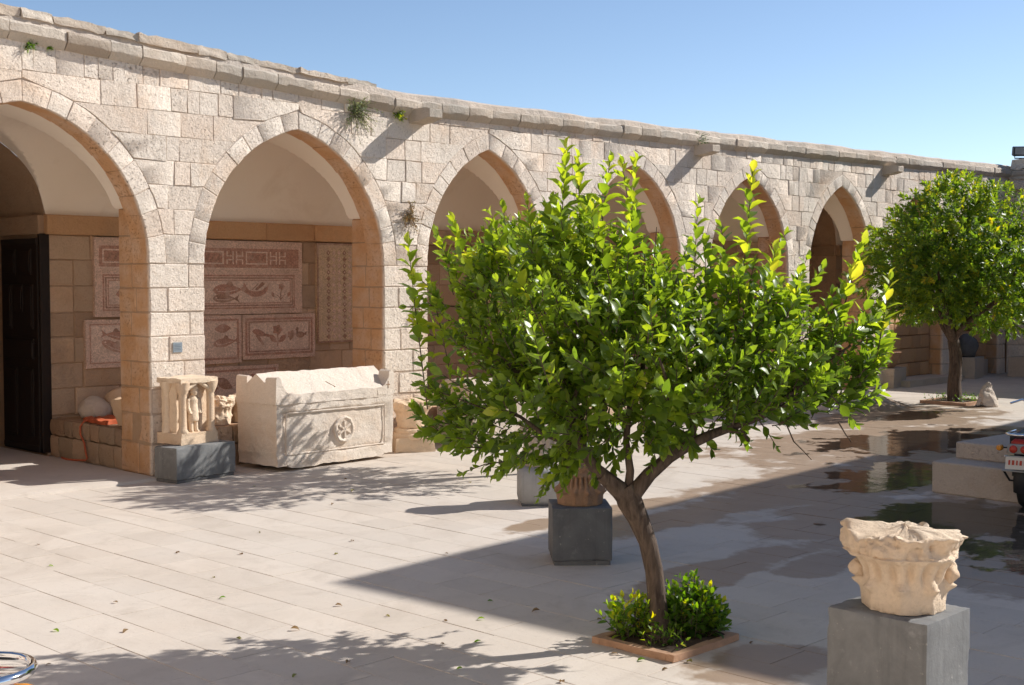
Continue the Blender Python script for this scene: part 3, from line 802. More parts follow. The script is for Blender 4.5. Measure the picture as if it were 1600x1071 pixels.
def M_(e, name, polys, mat):
    o = motif(name, polys, mat, e); o.matrix_parent_inverse = Matrix.Translation(-Vector(e.location)); return o
def frame(e, x0, z0, x1, z1, t, mat='mosred'):
    M_(e, "border_band", [rect(x0, z0, x1, z0 + t)], mat); M_(e, "border_band", [rect(x0, z1 - t, x1, z1)], mat)
    M_(e, "border_band", [rect(x0, z0 + t, x0 + t, z1 - t)], mat); M_(e, "border_band", [rect(x1 - t, z0 + t, x1, z1 - t)], mat)
def blob(fn, n=28): return [fn(2 * math.pi * i / n) for i in range(n)]
def fish(e, x, z, L, mat='mosred', ang=0., flip=1):
    c, s = math.cos(ang), math.sin(ang)
    def T_(p): px, pz = p[0] * flip, p[1]; return (x + px * c - pz * s, z + px * s + pz * c)
    top = [(-.5 + i / 16, .17 * math.sin(math.pi * (i / 16) ** .75) ** .8) for i in range(17)]
    bot = [(q[0], -q[1] * .95) for q in top[::-1]][1:-1]
    body = [T_((a * L, b * L)) for a, b in top + bot]
    tail = [T_((a * L, b * L)) for a, b in ((.43, 0.), (.68, .17), (.61, .0), (.70, -.14))]
    fin = [T_((a * L, b * L)) for a, b in ((-.05, .15), (.06, .27), (.16, .24), (.22, .10))]
    M_(e, "fish_motif", [body], mat); M_(e, "fish_tail_motif", [tail], mat); M_(e, "fish_fin_motif", [fin], 'mosdark')
    M_(e, "fish_eye_motif", [[(T_((-.36 * L, .02 * L))[0] + .014 * math.cos(q), T_((-.36 * L, .02 * L))[1] + .014 * math.sin(q)) for q in np.linspace(0, 6.28, 9)[:-1]]], 'moslight')
    # belly line
    M_(e, "fish_line_motif", [[T_((a * L, b * L)) for a, b in ((-.34, -.05), (0, -.07), (.36, -.01), (.36, .008), (0, -.045), (-.34, -.028))]], 'moslight')
def stem(e, pts, w_, mat='mosred'):
    up = [(p[0] - w_, p[1]) for p in pts]; dn = [(p[0] + w_, p[1]) for p in pts[::-1]]; M_(e, "stem_motif", [up + dn], mat)
def leafm(e, x, z, L, ang, mat='mosred'):
    M_(e, "leaf_motif", [[(x + L * (f * math.cos(ang) - sgn * .22 * math.sin(math.pi * f) * math.sin(ang)), z + L * (f * math.sin(ang) + sgn * .22 * math.sin(math.pi * f) * math.cos(ang))) for sgn, fs_ in ((1, np.linspace(0, 1, 9)), (-1, np.linspace(1, 0, 9)[1:-1])) for f in fs_]], mat)
def flower(e, x, z, r_, mat='mosred'):
    M_(e, "flower_motif", [blob(lambda t: (x + r_ * (1 + .18 * math.cos(5 * t)) * math.cos(t), z + r_ * .85 * (1 + .18 * math.cos(5 * t)) * math.sin(t)))], mat)
    M_(e, "flower_heart_motif", [blob(lambda t: (x + r_ * .4 * math.cos(t), z + r_ * .4 * math.sin(t)), 12)], 'mosdark')
def meander(e, x0, x1, z0, z1):
    """alternating swastika-free key boxes and hatched boxes, as on the border"""
    M_(e, "border_band", [rect(x0, z1, x1, z1 + .025)], 'mosred'); M_(e, "border_band", [rect(x0, z0 - .03, x1, z0 - .008)], 'mosred')
    M_(e, 'field_motif', [rect(x0, z0 - .006, x1, z1 - .001)], 'mosred')
    h = z1 - z0; x = x0 + .05; k = 0; t = .022
    while x < x1 - .4:
        wv = .40
        if k % 2 == 0:
            M_(e, "key_box_motif", [rect(x, z0 + .02, x + wv, z0 + .02 + t), rect(x, z1 - .02 - t, x + wv, z1 - .02), rect(x, z0 + .02 + t, x + t, z1 - .02 - t), rect(x + wv - t, z0 + .02 + t, x + wv, z1 - .02 - t)], 'moslight')
            for q in range(3):
                xx = x + .06 + q * .10; M_(e, "hatch_motif", [[(xx, z0 + .07), (xx + .035, z0 + .07), (xx + .10, z1 - .07), (xx + .065, z1 - .07)]], 'mosdark')
        else:
            wv = .33; cx = x + wv / 2; cz = (z0 + z1) / 2
            for sg in (-1, 1):
                M_(e, "key_motif", [rect(*sorted((cx + sg * .02, cx + sg * (.02 + t)))[:1], z0 + .02, sorted((cx + sg * .02, cx + sg * (.02 + t)))[1], z1 - .02)], 'moslight')
                a0, a1 = sorted((cx + sg * .15, cx + sg * (.15 - t)))
                M_(e, "key_motif", [rect(a0, z0 + .02, a1, cz - .02), rect(a0, cz + .02, a1, z1 - .02)], 'moslight')
                b0, b1 = sorted((cx + sg * .036, cx + sg * .134))
                M_(e, "key_motif", [rect(b0, cz - .036, b1, cz - .02), rect(b0, cz + .02, b1, cz + .036)], 'moslight')
                c0, c1 = sorted((cx + sg * .07, cx + sg * .085)); M_(e, "key_motif", [rect(c0, z0 + .02, c1, cz - .06), rect(c0, cz + .06, c1, z1 - .02)], 'mosdark')
        x += wv + .035; k += 1
pA = panel(.68, 1.90, 4.27, 3.02, "largest mosaic, key pattern border above fish and a boat")
meander(pA, .75, 4.2, 2.64, 2.88)
M_(pA, "border_band", [rect(.72, 2.585, 4.23, 2.60)], 'moslight')
frame(pA, .80, 1.98, 4.12, 2.50, .022); frame(pA, .84, 2.02, 4.08, 2.46, .018, 'mosdark'); frame(pA, .88, 2.06, 4.04, 2.42, .010, 'mosred')
M_(pA, "field_motif", [rect(.90, 2.075, 4.02, 2.405)], 'moslight')
fish(pA, 2.86, 2.27, .52, 'mosred', .02, 1); fish(pA, 2.80, 2.14, .40, 'mosdark', -.03, 1); fish(pA, 1.25, 2.24, .5, 'mosred', .1, 1)
M_(pA, "boat_motif", [[(3.16, 2.38)] + [(3.38 + .235 * math.cos(t), 2.33 + .17 * math.sin(t)) for t in np.linspace(math.pi, 2 * math.pi, 13)] + [(3.66, 2.39), (3.56, 2.30)] + [(3.38 + .16 * math.cos(t), 2.30 + .055 * math.sin(t)) for t in np.linspace(2 * math.pi, math.pi, 9)]], 'mosred')
M_(pA, "sail_motif", [[(3.36, 2.27), (3.50, 2.395), (3.55, 2.36), (3.40, 2.26)], [(3.30, 2.27), (3.42, 2.37), (3.425, 2.36), (3.312, 2.265)]], 'mosdark')
stem(pA, [(3.85, 2.09), (3.85, 2.2), (3.86, 2.29)], .006, 'mosdark'); flower(pA, 3.865, 2.32, .055)
for sg in (-1, 1): stem(pA, [(3.85, 2.12), (3.85 + sg * .07, 2.19), (3.85 + sg * .13, 2.21)], .005, 'mosdark'); leafm(pA, 3.85 + sg * .13, 2.15, .10, R(90 + sg * -25))
pB = panel(3.13, 1.19, 4.52, 1.885, "mosaic of flowers and birds with a wide dull red border, under the boat")
frame(pB, 3.18, 1.25, 4.47, 1.83, .035); frame(pB, 3.24, 1.30, 4.41, 1.78, .018, 'mosdark'); M_(pB, "field_motif", [rect(3.275, 1.335, 4.375, 1.745)], 'moslight')
stem(pB, [(3.78, 1.38), (3.79, 1.48), (3.78, 1.6)], .009); flower(pB, 3.78, 1.64, .085)
leafm(pB, 3.77, 1.44, .2, R(140)); leafm(pB, 3.8, 1.44, .2, R(38)); flower(pB, 4.05, 1.56, .07); leafm(pB, 4.02, 1.46, .17, R(70), 'mosdark')
M_(pB, "bird_motif", [blob(lambda t: (4.22 + .085 * math.cos(t), 1.55 + .05 * math.sin(t))), blob(lambda t: (4.16 + .028 * math.cos(t), 1.64 + .03 * math.sin(t)), 10), [(4.15, 1.56), (4.18, 1.57), (4.175, 1.63), (4.15, 1.63)], [(4.28, 1.56), (4.35, 1.60), (4.34, 1.54)]], 'mosdark')
M_(pB, "bird_motif", [blob(lambda t: (3.43 + .12 * math.cos(t), 1.60 + .05 * math.sin(t) - .03 * math.cos(t))), [(3.53, 1.59), (3.63, 1.57), (3.62, 1.53), (3.52, 1.55)], [(3.36, 1.56), (3.5, 1.40), (3.53, 1.42), (3.42, 1.57)]], 'mosred')
pC = panel(1.55, 1.15, 3.11, 1.885, "mosaic with a fish swimming left, beside the flower mosaic")
frame(pC, 1.6, 1.21, 3.06, 1.83, .03); M_(pC, "field_motif", [rect(1.65, 1.26, 3.01, 1.78)], 'moslight')
fish(pC, 2.80, 1.47, .40, 'mosred', .12, 1); leafm(pC, 2.62, 1.68, .3, R(2)); fish(pC, 2.1, 1.5, .45, 'mosdark', .05)
pD = panel(2.1, .555, 3.80, 1.10, "lowest mosaic, with an eel and red buds, just above the platform")
frame(pD, 2.16, .60, 3.74, 1.05, .028); M_(pD, "field_motif", [rect(2.2, .64, 3.7, 1.01)], 'moslight')
leafm(pD, 2.62, .93, .36, R(-28), 'mosdark'); flower(pD, 2.62, .78, .05); stem(pD, [(2.9, .78), (3.0, .82), (3.12, .85)], .008); flower(pD, 2.36, .86, .075); leafm(pD, 3.2, .86, .22, R(30))
pE = panel(.53, 1.18, 1.52, 1.86, "small mosaic of two fat fish, seen left of the pier")
frame(pE, .59, 1.24, 1.46, 1.80, .014); M_(pE, "field_motif", [rect(.62, 1.27, 1.43, 1.77)], 'moslight')
fish(pE, .95, 1.47, .40, 'mosred', -.45, 1); fish(pE, 1.02, 1.63, .38, 'mosred', -.1, -1)
pF = panel(4.57, 1.42, 5.62, 3.0, "buff mosaic with a dark diamond lattice, right of the boat mosaic", 'mosbg2')
MBf = None
for (x0, z0, x1, z1) in ((4.57, 1.40, 4.60, 3.02), (4.60, 1.40, 5.62, 1.43), (4.60, 2.99, 5.62, 3.02)):
    M_(pF, "border_band", [rect(x0, z0, x1, z1)], 'mosdark')
nx, nz = 6, 14; s_ = .105
for i in range(nx):
    for k in range(nz):
        cx, cz = 4.80 + i * s_ * 1.05, 1.50 + k * s_
        if k % 1 == 0:
            dark = i in (0, 3)
            M_(pF, "lattice_motif", [[(cx - s_ * .40, cz), (cx, cz - s_ * .42), (cx + s_ * .40, cz), (cx, cz + s_ * .42)]], 'mosdark' if dark else 'mosbg')
            M_(pF, "lattice_motif", [[(cx - s_ * .15, cz), (cx, cz - s_ * .16), (cx + s_ * .15, cz), (cx, cz + s_ * .16)]], 'moslight')

# ------------------------------------------------------------------ stones, plinths and carvings
def plinth(name, label, corners, z1, mat, base_inset=.015, cat="plinth"):
    c = sum((Vector((*p, 0)) for p in corners), Vector()) / 4; e = empty(name, (c.x, c.y, 0)); tag(e, label, cat)
    d = Vector((corners[1][0] - corners[0][0], corners[1][1] - corners[0][1], 0)); ang = math.atan2(d.y, d.x)
    wx = d.length; wy = (Vector((*corners[3], 0)) - Vector((*corners[0], 0))).length; e.rotation_euler.z = ang
    b = MB(); b.cbox((0, 0, .02), (wx - 2 * base_inset, wy - 2 * base_inset, .04), 0, .004); b.build("plinth_foot", 'plinthdark', e)
    b = gridbox((0, 0, .04 + (z1 - .04) / 2), (wx, wy, z1 - .04), 21)
    for i, (x, y, z) in enumerate(b.v):   # knocked and softened edges
        q = sorted((wx / 2 - abs(x), wy / 2 - abs(y), min(z - .04, z1 - z)))[1]; k = max(0, 1 - q / .025) * (.003 + .010 * max(0, fbm(x, y, z, 9, 3)))
        b.v[i] = (x - math.copysign(k, x), y - math.copysign(k, y), z - k * (z > z1 - .05) + k * (z < .09))
    roughen(b, .0025, 5); b.build("plinth_block", mat, e, 40); return e
# right foreground plinth and broken capital
plinth("plinth", "large grey plinth in the right foreground, a broken capital on it", [(-2.38, -11.26), (-1.89, -11.26), (-1.89, -10.70), (-2.38, -10.70)], .70, 'plinth')
def capital_fn(seed, h, sq=.16, leaf=.02, nleaf=8, chip=.05):
    def fn(r, z, t):
        f = z / h; rr = r * (1 + sq * max(0, (f - .45) / .55) ** 1.3 * (abs(math.cos(2 * t + .3)) ** .8 - .45))
        if r > .02 and 0 < f < .74:
            c = max(0, math.cos(nleaf * t))
            rr += leaf * 1.1 * math.exp(-((f - .34) / .07) ** 2) * c ** 1.2                       # curled leaf tips
            rr += leaf * .35 * (1 - abs(math.sin(nleaf * t / 2))) * (f < .34)                       # leaf ribs
            if f > .38: rr -= leaf * 1.0 * (.5 - .5 * math.cos(2 * nleaf * t)) ** 2 * math.sin(math.pi * (f - .38) / .36)  # flutes
            if .68 < f: rr += leaf * .4
        x, y = rr * math.cos(t), rr * math.sin(t)
        if r > .02:
            rr += .006 * fbm(x + seed, y, z, 9, 3) + .010 * fbm(x, y + seed, z, 3, 2)
            if f > .66:
                n1 = fbm(x * 1.0 + seed, y, z * .8, 5, 3); n1 = round(n1 * 3) / 3 * .6 + n1 * .4
                rr += chip * min(1, (f - .66) * 6) * (n1 - .25) + .012 * fbm(x, y, z + seed, 22, 3)
            if f < .12: rr -= chip * .5 * max(0, fbm(math.cos(t) * 1.5 + seed, math.sin(t) * 1.5, 0, 1.2, 3)) * (1 - f / .12)
        zz = z
        if f > .8: zz += (.05 * fbm(x + seed, y + 3, 0, 4, 4) + .014 * fbm(x, y, seed, 18, 3)) * (f - .8) * 5
        return (max(rr, .0005) if r > .001 else r), zz
    return fn
def capital(name, label, loc, rb, rt, h, seed, mat, flip=False, rz=0., leaf=.02, nleaf=8, sq=.16, chip=.05, tilt=0., group=None, knobs=()):
    e = empty(name, loc, rz); tag(e, label, "capital", group)
    prof = [(.001, 0.)] + [(rb * q, 0.) for q in (.3, .6, .85, .97)]
    n = 56
    for i in range(n + 1):
        f = i / n; r_ = rb * (1 + .04 * math.sin(f * 6)) + (rt - rb) * float(np.interp(f, (0, .35, .55, .72, .78, .86, 1), (0, 0, .28, .72, .98, 1.02, 1.0))); prof.append((r_, h * (.01 + .97 * f)))
    prof += [(rt * q, h) for q in (.95, .85, .7, .5, .3, .12)] + [(.001, h)]
    mb = MB(); mb.lathe(prof, 144, (0, 0, 0), capital_fn(seed, h, sq, leaf, nleaf, chip))
    if flip: mb.v = [(x, -y, h - z) for x, y, z in mb.v]
    mb.build("carved_bell", mat, e, 60)
    for (a, z, r_, s_) in knobs:
        k = rock((r_ * math.cos(a), r_ * math.sin(a), z - s_ * .5), (s_ * 1.1, s_ * 1.1, s_), seed + int(a * 10), 3, .3, False); k.build("leaf_boss", mat, e, 60)
    return e
pa = math.atan2(-RT[1], -RT[0])
capital("capital", "broken yellow limestone capital on the foreground plinth", (-2.12, -11.0, .70), .198, .285, .40, 3.1, 'carved', False, .4, .040, 8, .16, .085,
        knobs=[(-1.15 - .4, .20, .225, .085), (-.78 - .4, .20, .235, .08), (pa - .55, .21, .24, .085)])
# dark plinth behind the tree with a red acanthus capital
plinth("plinth", "dark grey square plinth just behind the lemon tree trunk", [(-.33, -6.91), (.04, -7.26), (.385, -6.895), (.015, -6.545)], .49, 'plinthdark')
capital("capital", "reddish acanthus carved capital on the dark plinth, half hidden by leaves", (.03, -6.90, .49), .185, .15, .36, 8.2, 'redstone', False, 0, .03, 12, .02, .01)
# pale rounded plinth farther back with a column base on it
pp = empty("plinth", (1.92, -4.72, 0)); tag(pp, "pale grey rounded plinth peeping out under the left leaves", "plinth")
mb = MB(); mb.cbox((0, 0, .21), (.52, .52, .40), R(-44), .05); mb.build("plinth_block", 'plinthlight', pp, 60)
MB().cbox((0, 0, .02), (.46, .46, .04), R(-44), .01).build("plinth_foot", 'plinthdark', pp)
capital("capital", "weathered pale capital on the rounded plinth behind the leaves", (1.92, -4.72, .41), .18, .25, .46, 21.3, 'palestone', False, 0, .02, 8, .15, .03)
# left plinth with the carved niche stone
plinth("plinth", "low wide blue grey plinth at the foot of the pier", [(-.13, -.74), (.79, -.60), (.73, -.20), (-.19, -.34)], .425, 'plinth')
rs = empty("carved_stone", (.30, -.30, .425), R(7)); tag(rs, "carved stone with a standing figure in a gabled niche between columns", "carving")
def worn(mb, amp=.008, sc_=9): roughen(mb, amp, sc_); return mb
worn(gridbox((0, .0, .07), (.56, .46, .14), 9), .014, 8).build("base_block", 'carved', rs, 50)
worn(gridbox((0, .06, .44), (.46, .28, .62), 9), .008).build("niche_wall", 'carved', rs, 50)
worn(gridbox((0, -.005, .775), (.57, .47, .06), 9), .009, 8).build("top_slab", 'carved', rs, 50)
for (x, y) in ((-.215, -.175), (.215, -.175), (-.225, .10)):
    mb = MB(); mb.lathe([(.001, .13), (.065, .13), (.068, .16), (.05, .19), (.046, .25), (.048, .55), (.052, .58), (.048, .60), (.06, .63), (.075, .68), (.085, .72), (.088, .755), (.001, .755)], 20, (x, y, 0)); worn(mb, .008, 12).build("column", 'carved', rs, 60)
for sg in (-1, 1):   # gable rakes
    a = Vector((sg * .20, -.19, .655)); b = Vector((0, -.20, .765)); mb = MB(); mb.tube([a, a.lerp(b, .5), b], [.03, .03, .028], 8); worn(mb, .006, 12).build("gable_rake", 'carved', rs, 60)
    mb = MB(); mb.tube([Vector((sg * .125, -.075, .14)), Vector((sg * .125, -.08, .35)), Vector((sg * .12, -.08, .52)), Vector((sg * .07, -.08, .64)), Vector((0, -.08, .70))], .026, 8); worn(mb, .008, 9).build("niche_edge", 'carved', rs, 60)
fg = MB()
fg.lathe([(.001, .26), (.078, .27), (.084, .30), (.074, .40), (.066, .48), (.074, .53), (.058, .565), (.028, .59), (.001, .60)], 20, (0, -.10, 0), lambda r_, z, t: (r_ * (1 - .22 * abs(math.sin(t))), z))
for sg in (-1, 1):
    fg.tube([(sg * .036, -.115, .13), (sg * .036, -.11, .2), (sg * .038, -.10, .30)], [.026, .029, .034], 10); fg.tube([(sg * .036, -.10, .142), (sg * .046, -.155, .142)], [.022, .02], 8)
    fg.tube([(sg * .072, -.10, .545), (sg * .088, -.115, .44), (sg * .075, -.145, .36)], [.026, .023, .02], 8)
fg.lathe([(.001, .575), (.030, .585), (.046, .62), (.045, .655), (.03, .69), (.001, .70)], 16, (0, -.125, 0)); fg.lathe([(.001, .66), (.052, .662), (.045, .685), (.02, .74), (.001, .765)], 16, (0, -.13, 0))
fo = fg.build("carved_figure", 'carved', rs, 80); md = fo.modifiers.new("remesh", 'REMESH'); md.mode = 'VOXEL'; md.voxel_size = .008; md.use_smooth_shade = True
# sarcophagus
sg_ = empty("sarcophagus", (2.20, -.42, 0), R(2.0)); tag(sg_, "white stone sarcophagus with gabled lid and wheel medallion before the arch", "sarcophagus")
Lx, Ly, Hc = 1.98, .80, .85
mb = gridbox((0, 0, .04 + (Hc - .04) / 2), (Lx, Ly, Hc - .04), 27)
for i, (x, y, z) in enumerate(mb.v):
    yy = y
    ax, az = abs(x) / (Lx / 2), z
    if y < -Ly / 2 + 1e-3:
        dx = Lx / 2 - abs(x); dzb = z - .04; dzt = Hc - z
        inn = min(dx - .13, dzb - .15, dzt - .10)
        if inn > 0: yy = y + .022
        if 0 < inn < .03: yy = y + .03
    mb.v[i] = (x * (1 - .012 * (z < .2)), yy, z + (.035 * (abs(x) > Lx / 2 - .2) * (z < .06) + .012 * fbm(x, y, 0, 4) * (z < .06)))
roughen(mb, .012, 4.5); worn(mb, .007, 14).build("chest", 'marble', sg_, 45)
for (x0, x1, z0, z1) in ((-.83, .83, .725, .745), (-.83, .83, .20, .216), (-.845, -.83, .2, .745), (.83, .845, .2, .745)):
    mb = MB(); mb.cbox(((x0 + x1) / 2, -Ly / 2 + .004, (z0 + z1) / 2), (x1 - x0, .02, z1 - z0), 0, .005, .001); mb.build("panel_moulding", 'marble', sg_)
mz, mx = .46, .12
mb = MB(); mb.lathe([(.001, -.022), (.12, -.022), (.135, -.035), (.155, -.038), (.172, -.028), (.178, 0.), (.178, .03), (.001, .03)], 40, (mx, -Ly / 2 + .02, mz), None, 'Y'); worn(mb, .010, 12).build("medallion", 'marble', sg_, 40)
for k in range(3):
    a = math.pi * k / 3 + .5; mb = MB(); mb.cbox((mx, -Ly / 2 - .006, mz), (.23, .026, .030), 0, .006, 0, 0, Matrix.Rotation(a, 3, 'Y')); mb.build("medallion_spoke", 'marble', sg_)
# lid
ZL = Hc + .004; lid = MB(); sl = .12; pr = [(-Ly / 2 - .01, 0), (-Ly / 2 - .01, sl), (-Ly / 2 + .03, sl + .02), (0, .38), (Ly / 2 - .03, sl + .02), (Ly / 2 + .01, sl), (Ly / 2 + .01, 0)]
n = 30; vs = []
for i in range(n + 1):
    x = -Lx / 2 - .01 + (Lx + .02) * i / n
    dense = []
    for k in range(len(pr) - 1):
        for q in range(5): dense.append(tuple(np.array(pr[k]) + (np.array(pr[k + 1]) - np.array(pr[k])) * q / 5))
    dense.append(pr[-1])
    for (y, z) in dense:
        e_ = min(1, (Lx / 2 + .01 - abs(x)) / .1); kk = 1.
        vs.append((x, y, ZL + z * kk))
m_ = len(dense); fs = []
for i in range(n):
    for k in range(m_ - 1): fs.append((i * m_ + k, i * m_ + k + 1, (i + 1) * m_ + k + 1, (i + 1) * m_ + k))
fs.append(tuple(range(m_))[::-1]); fs.append(tuple(n * m_ + k for k in range(m_))); fs += [(i * m_, (i + 1) * m_, (i + 1) * m_ + m_ - 1, i * m_ + m_ - 1) for i in range(n)]
lid.add(vs, fs); lid_o = worn(lid, .015, 6).build("lid", 'marble', sg_, 45)
for sx in (-1, 1):
    for sy in (-1, 1):
        mb = MB(); rr = .24; vs = []; q_ = 10
        prof = [(0, 0), (0, .285), (.015, .315), (.045, .325), (.085, .31)] + [(.30 - .215 * math.cos(t), .31 - .215 * math.sin(t)) for t in np.linspace(.12, math.pi / 2, q_)] + [(.30, 0)]
        poly = [(sx * (Lx / 2 + .012 - p[0]), p[1]) for p in prof]
        if sx > 0: poly = poly[::-1]
        n_ = len(poly); y0, y1 = sy * (Ly / 2 + .014), sy * (Ly / 2 - .20)
        if y0 > y1: y0, y1 = y1, y0
        vs = [(p[0], y0, ZL + .02 + p[1]) for p in poly] + [(p[0], y1, ZL + .02 + p[1] * (1.)) for p in poly]
        fs = [tuple(range(n_)), tuple(range(2 * n_ - 1, n_ - 1, -1))] + [(i, i + n_, (i + 1) % n_ + n_, (i + 1) % n_) for i in range(n_)]
        mb.add(vs, [f[::-1] for f in fs]); ac = worn(mb, .014, 8).build("acroterion", 'marble', sg_, 40)
for (x, z, a, L) in ((-.02, .275, .55, .19),):
    mb = MB(); mb.tube([(x - .03, -.22, ZL + .235), (x + .05, -.33, ZL + .165)], .007, 6); mb.build("lid_crack", 'redstone', sg_)
for (dx, dz) in ((0, 0),):
    mb = MB(); mb.cbox((Lx / 2 - .10, -Ly / 2 - .016, ZL + .15), (.075, .006, .012), 0, .002); mb.cbox((Lx / 2 - .10, -Ly / 2 - .0165, ZL + .15), (.012, .007, .10), 0, .002); mb.build("incised_cross", 'redstone', sg_)

# capital and column base right of it
cb = empty("column_base", (3.86, -.42, 0), R(-28)); tag(cb, "squat column base block under a small capital beside the sarcophagus", "stone block")
mb = gridbox((0, 0, .10), (.56, .52, .20), 9); worn(mb, .02, 6); mb.build("square_foot", 'carved', cb, 50)
mb = MB(); mb.lathe([(.001, .18), (.27, .18), (.285, .21), (.275, .25), (.245, .265), (.25, .30), (.23, .33), (.001, .33)], 40); worn(mb, .014, 7).build("base_moulding", 'carved', cb, 50)
capital("capital", "small weathered capital stacked on the column base by the sarcophagus", (3.86, -.42, .33), .20, .30, .37, 5.5, 'carved', False, .3, .012, 8, .12, .05)
# more stones on the platform
capital("capital", "chipped capital on the platform between the carved figure and the sarcophagus", (1.16, .40, .525), .19, .25, .34, 13.7, 'carved', False, .2, .018, 8, .2, .09)
capital("capital", "capital fragment tucked behind the left end of the sarcophagus", (1.62, .42, .525), .16, .22, .36, 17.1, 'carved', False, .9, .018, 8, .2, .08)
tag(rock((.42, 2.25, .52), (.46, .40, .33), 2, 4, .28).build("rock", 'whiterock', None, 60), "rounded pale rock on the platform left of the pier", "rock")
tag(rock((.92, 2.30, .52), (.55, .40, .45), 9, 4, .28).build("rock", 'carved', None, 60), "tall brown boulder leaning against the back wall by the pier", "rock")
ob = empty("stone_fragment", (.27, 1.05, .525), .2); tag(ob, "flat topped carved fragment at the platform edge beside the pier", "stone fragment")
mb = gridbox((0, 0, .18), (.30, .32, .36), 9)
mb.v = [(x * (.62 + .38 * min(1, z / .30)), y * (.7 + .3 * min(1, z / .3)), z) for x, y, z in mb.v]; worn(mb, .02, 7).build("fragment", 'carved', ob, 50)
cl = gridbox((.36, 1.62, .545), (.52, .62, .03), 17); cl.v = [(x + .05 * fbm(x, y, 2, 4), y + .05 * fbm(x, y, 9, 4), .528 + max(0, (z - .53)) + .03 * (z > .54) * (.6 + fbm(x, y, 0, 9, 3))) for x, y, z in cl.v]
tag(cl.build("orange_sheet", 'orange', None, 60), "crumpled orange plastic sheet on the stone platform", "sheet")
hz = [(.3, 1.75, .57), (.12, 1.80, .565), (.03, 1.78, .545), (-.03, 1.77, .48), (-.045, 1.74, .38), (-.035, 1.66, .28), (-.05, 1.60, .17), (-.055, 1.55, .08), (-.07, 1.57, .058), (-.15, 1.70, .056), (-.19, 1.86, .056), (-.15, 2.05, .056)]
tag(MB().tube(hz, .013, 8).build("hose", 'orange', None, 60), "thin orange hose hanging down the platform face", "hose")
# second stone chest under the third arch
sc2 = empty("stone_chest", (5.55, -.45, 0), R(1)); tag(sc2, "plain stone chest behind the leaves under the third arch", "stone chest")
mb = gridbox((0, 0, .36), (1.75, .75, .70), 12); worn(mb, .012, 6).build("chest", 'palestone', sc2, 45)
mb = gridbox((0, 0, .84), (1.80, .80, .24), 12); mb.v = [(x, y * (1 - .55 * max(0, (z - .78) / .18)), z) for x, y, z in mb.v]; worn(mb, .012, 6).build("lid", 'palestone', sc2, 45)
# sign on the pier
sp = empty("sign_plate", (.35, -.012, 1.52)); tag(sp, "small blue grey label plate fixed on the pier", "sign")
MB().cbox((0, 0, .06), (.13, .012, .125), 0, .002).build("plate", 'signplate', sp)
for k in range(4): MB().cbox((-.01 + .006 * (k % 2), -.0065, .09 - .02 * k), (.08 + .012 * (k % 2), .003, .005), 0, .0005).build("text_line", 'signink', sp)

# far boxes and stones by the last arches
def blk(name, label, c, size, rz, mat='palestone', cat="stone block", group=None):
    e = empty(name, (c[0], c[1], 0), rz); tag(e, label, cat, group); mb = gridbox((0, 0, c[2] + size[2] / 2), size, 7); worn(mb, .008, 5).build("block", mat, e, 45); return e
blk("stone_block", "pale square block in sun at the end of the arcade", (18.82, .12, 0), (.88, .62, .44), R(10))
t_ = empty("stone_trough", (18.75, .12, .44), R(10)); tag(t_, "flared dark stone mortar standing on the pale square block", "trough")
mb = MB(); mb.lathe([(.001, 0), (.20, 0), (.24, .05), (.36, .30), (.38, .36), (.33, .37), (.25, .16), (.001, .12)], 8, (0, 0, 0)); mb.build("bowl", 'redstone', t_, 30)
blk("stone_block", "white cube block right of the far tree trunk", (22.75, .02, 0), (.78, .62, .52), R(8), 'palestone')
blk("stone_block", "low blackened block beside the white cube block", (23.7, .32, 0), (.8, .5, .4), 0, 'palestone')
blk("stone_block", "wide pale block in the far corner of the court", (24.2, -1.2, 0), (.7, 1.3, .5), 0, 'palestone')
kn = rock((22.75, .0, .52), (.55, .5, .62), 33, 3, .3); tag(kn.build("basalt_stone", 'plinthdark', None, 50), "dark basalt stone on the white cube block", "stone")
mb = gridbox((20.3, .05, .075), (2.7, .9, .15), 7); worn(mb, .01, 4); tag(mb.build("step", 'palestone', None, 40), "low worn stone step under the seventh arch", "step")
# fill walls of the last arches
for i, (x0, x1) in enumerate(((19.05, 21.3), (22.2, 24.5))):
    e = empty("stone_infill", (x0, .45, 0)); tag(e, ("brown ashlar wall filling the arch behind the far tree", "brown ashlar wall filling the last arch")[i], "wall")
    z = .15
    for hh in (.32, .34, .31, .3, .3) if i == 0 else (.32, .34, .31):
        x = 0.
        while x < x1 - x0 - .02:
            x2 = min(x + random.choice([.45, .6, .75]), x1 - x0); MB().cbox(((x + x2) / 2, 0, z + hh / 2), (x2 - x - .01, .3, hh - .01), 0, .015, .006).build("ashlar_block", 'brown', e, 40); x = x2
        z += hh
    MB().cbox(((x1 - x0) / 2, .06, z / 2), (x1 - x0 - .02, .2, z - .03), 0, .005).build("wall_core", 'mortar', e)
# upright pale boulder near the far tree
rk = rock((15.85, -3.52, 0), (.42, .36, .50), 41, 4, .45)
rk.v = [(15.85 + (x - 15.85) * (1.25 - .95 * max(0, z) / .55) + .10 * max(0, z), -3.52 + (y + 3.52) * (1.25 - .95 * max(0, z) / .55), z) for x, y, z in rk.v]
roughen(rk, .05, 4.5, 4)
tag(rk.build("rock", 'whiterock', None, 40), "pale upright pointed rock beside the far tree", "rock")
# stepped stone platform at the right
st = empty("stepped_platform", (5.5, -7.5, 0), R(-4)); tag(st, "two stepped pale stone platform in shade by the motorcycle", "platform")
MB().cbox((2.2, -1.9, .18), (4.4, 3.9, .36), 0, .012, .002).build("lower_step", 'palestone', st)
MB().cbox((2.42, -1.9, .455), (3.96, 3.8, .19), 0, .012, .002).build("upper_step", 'palestone', st)
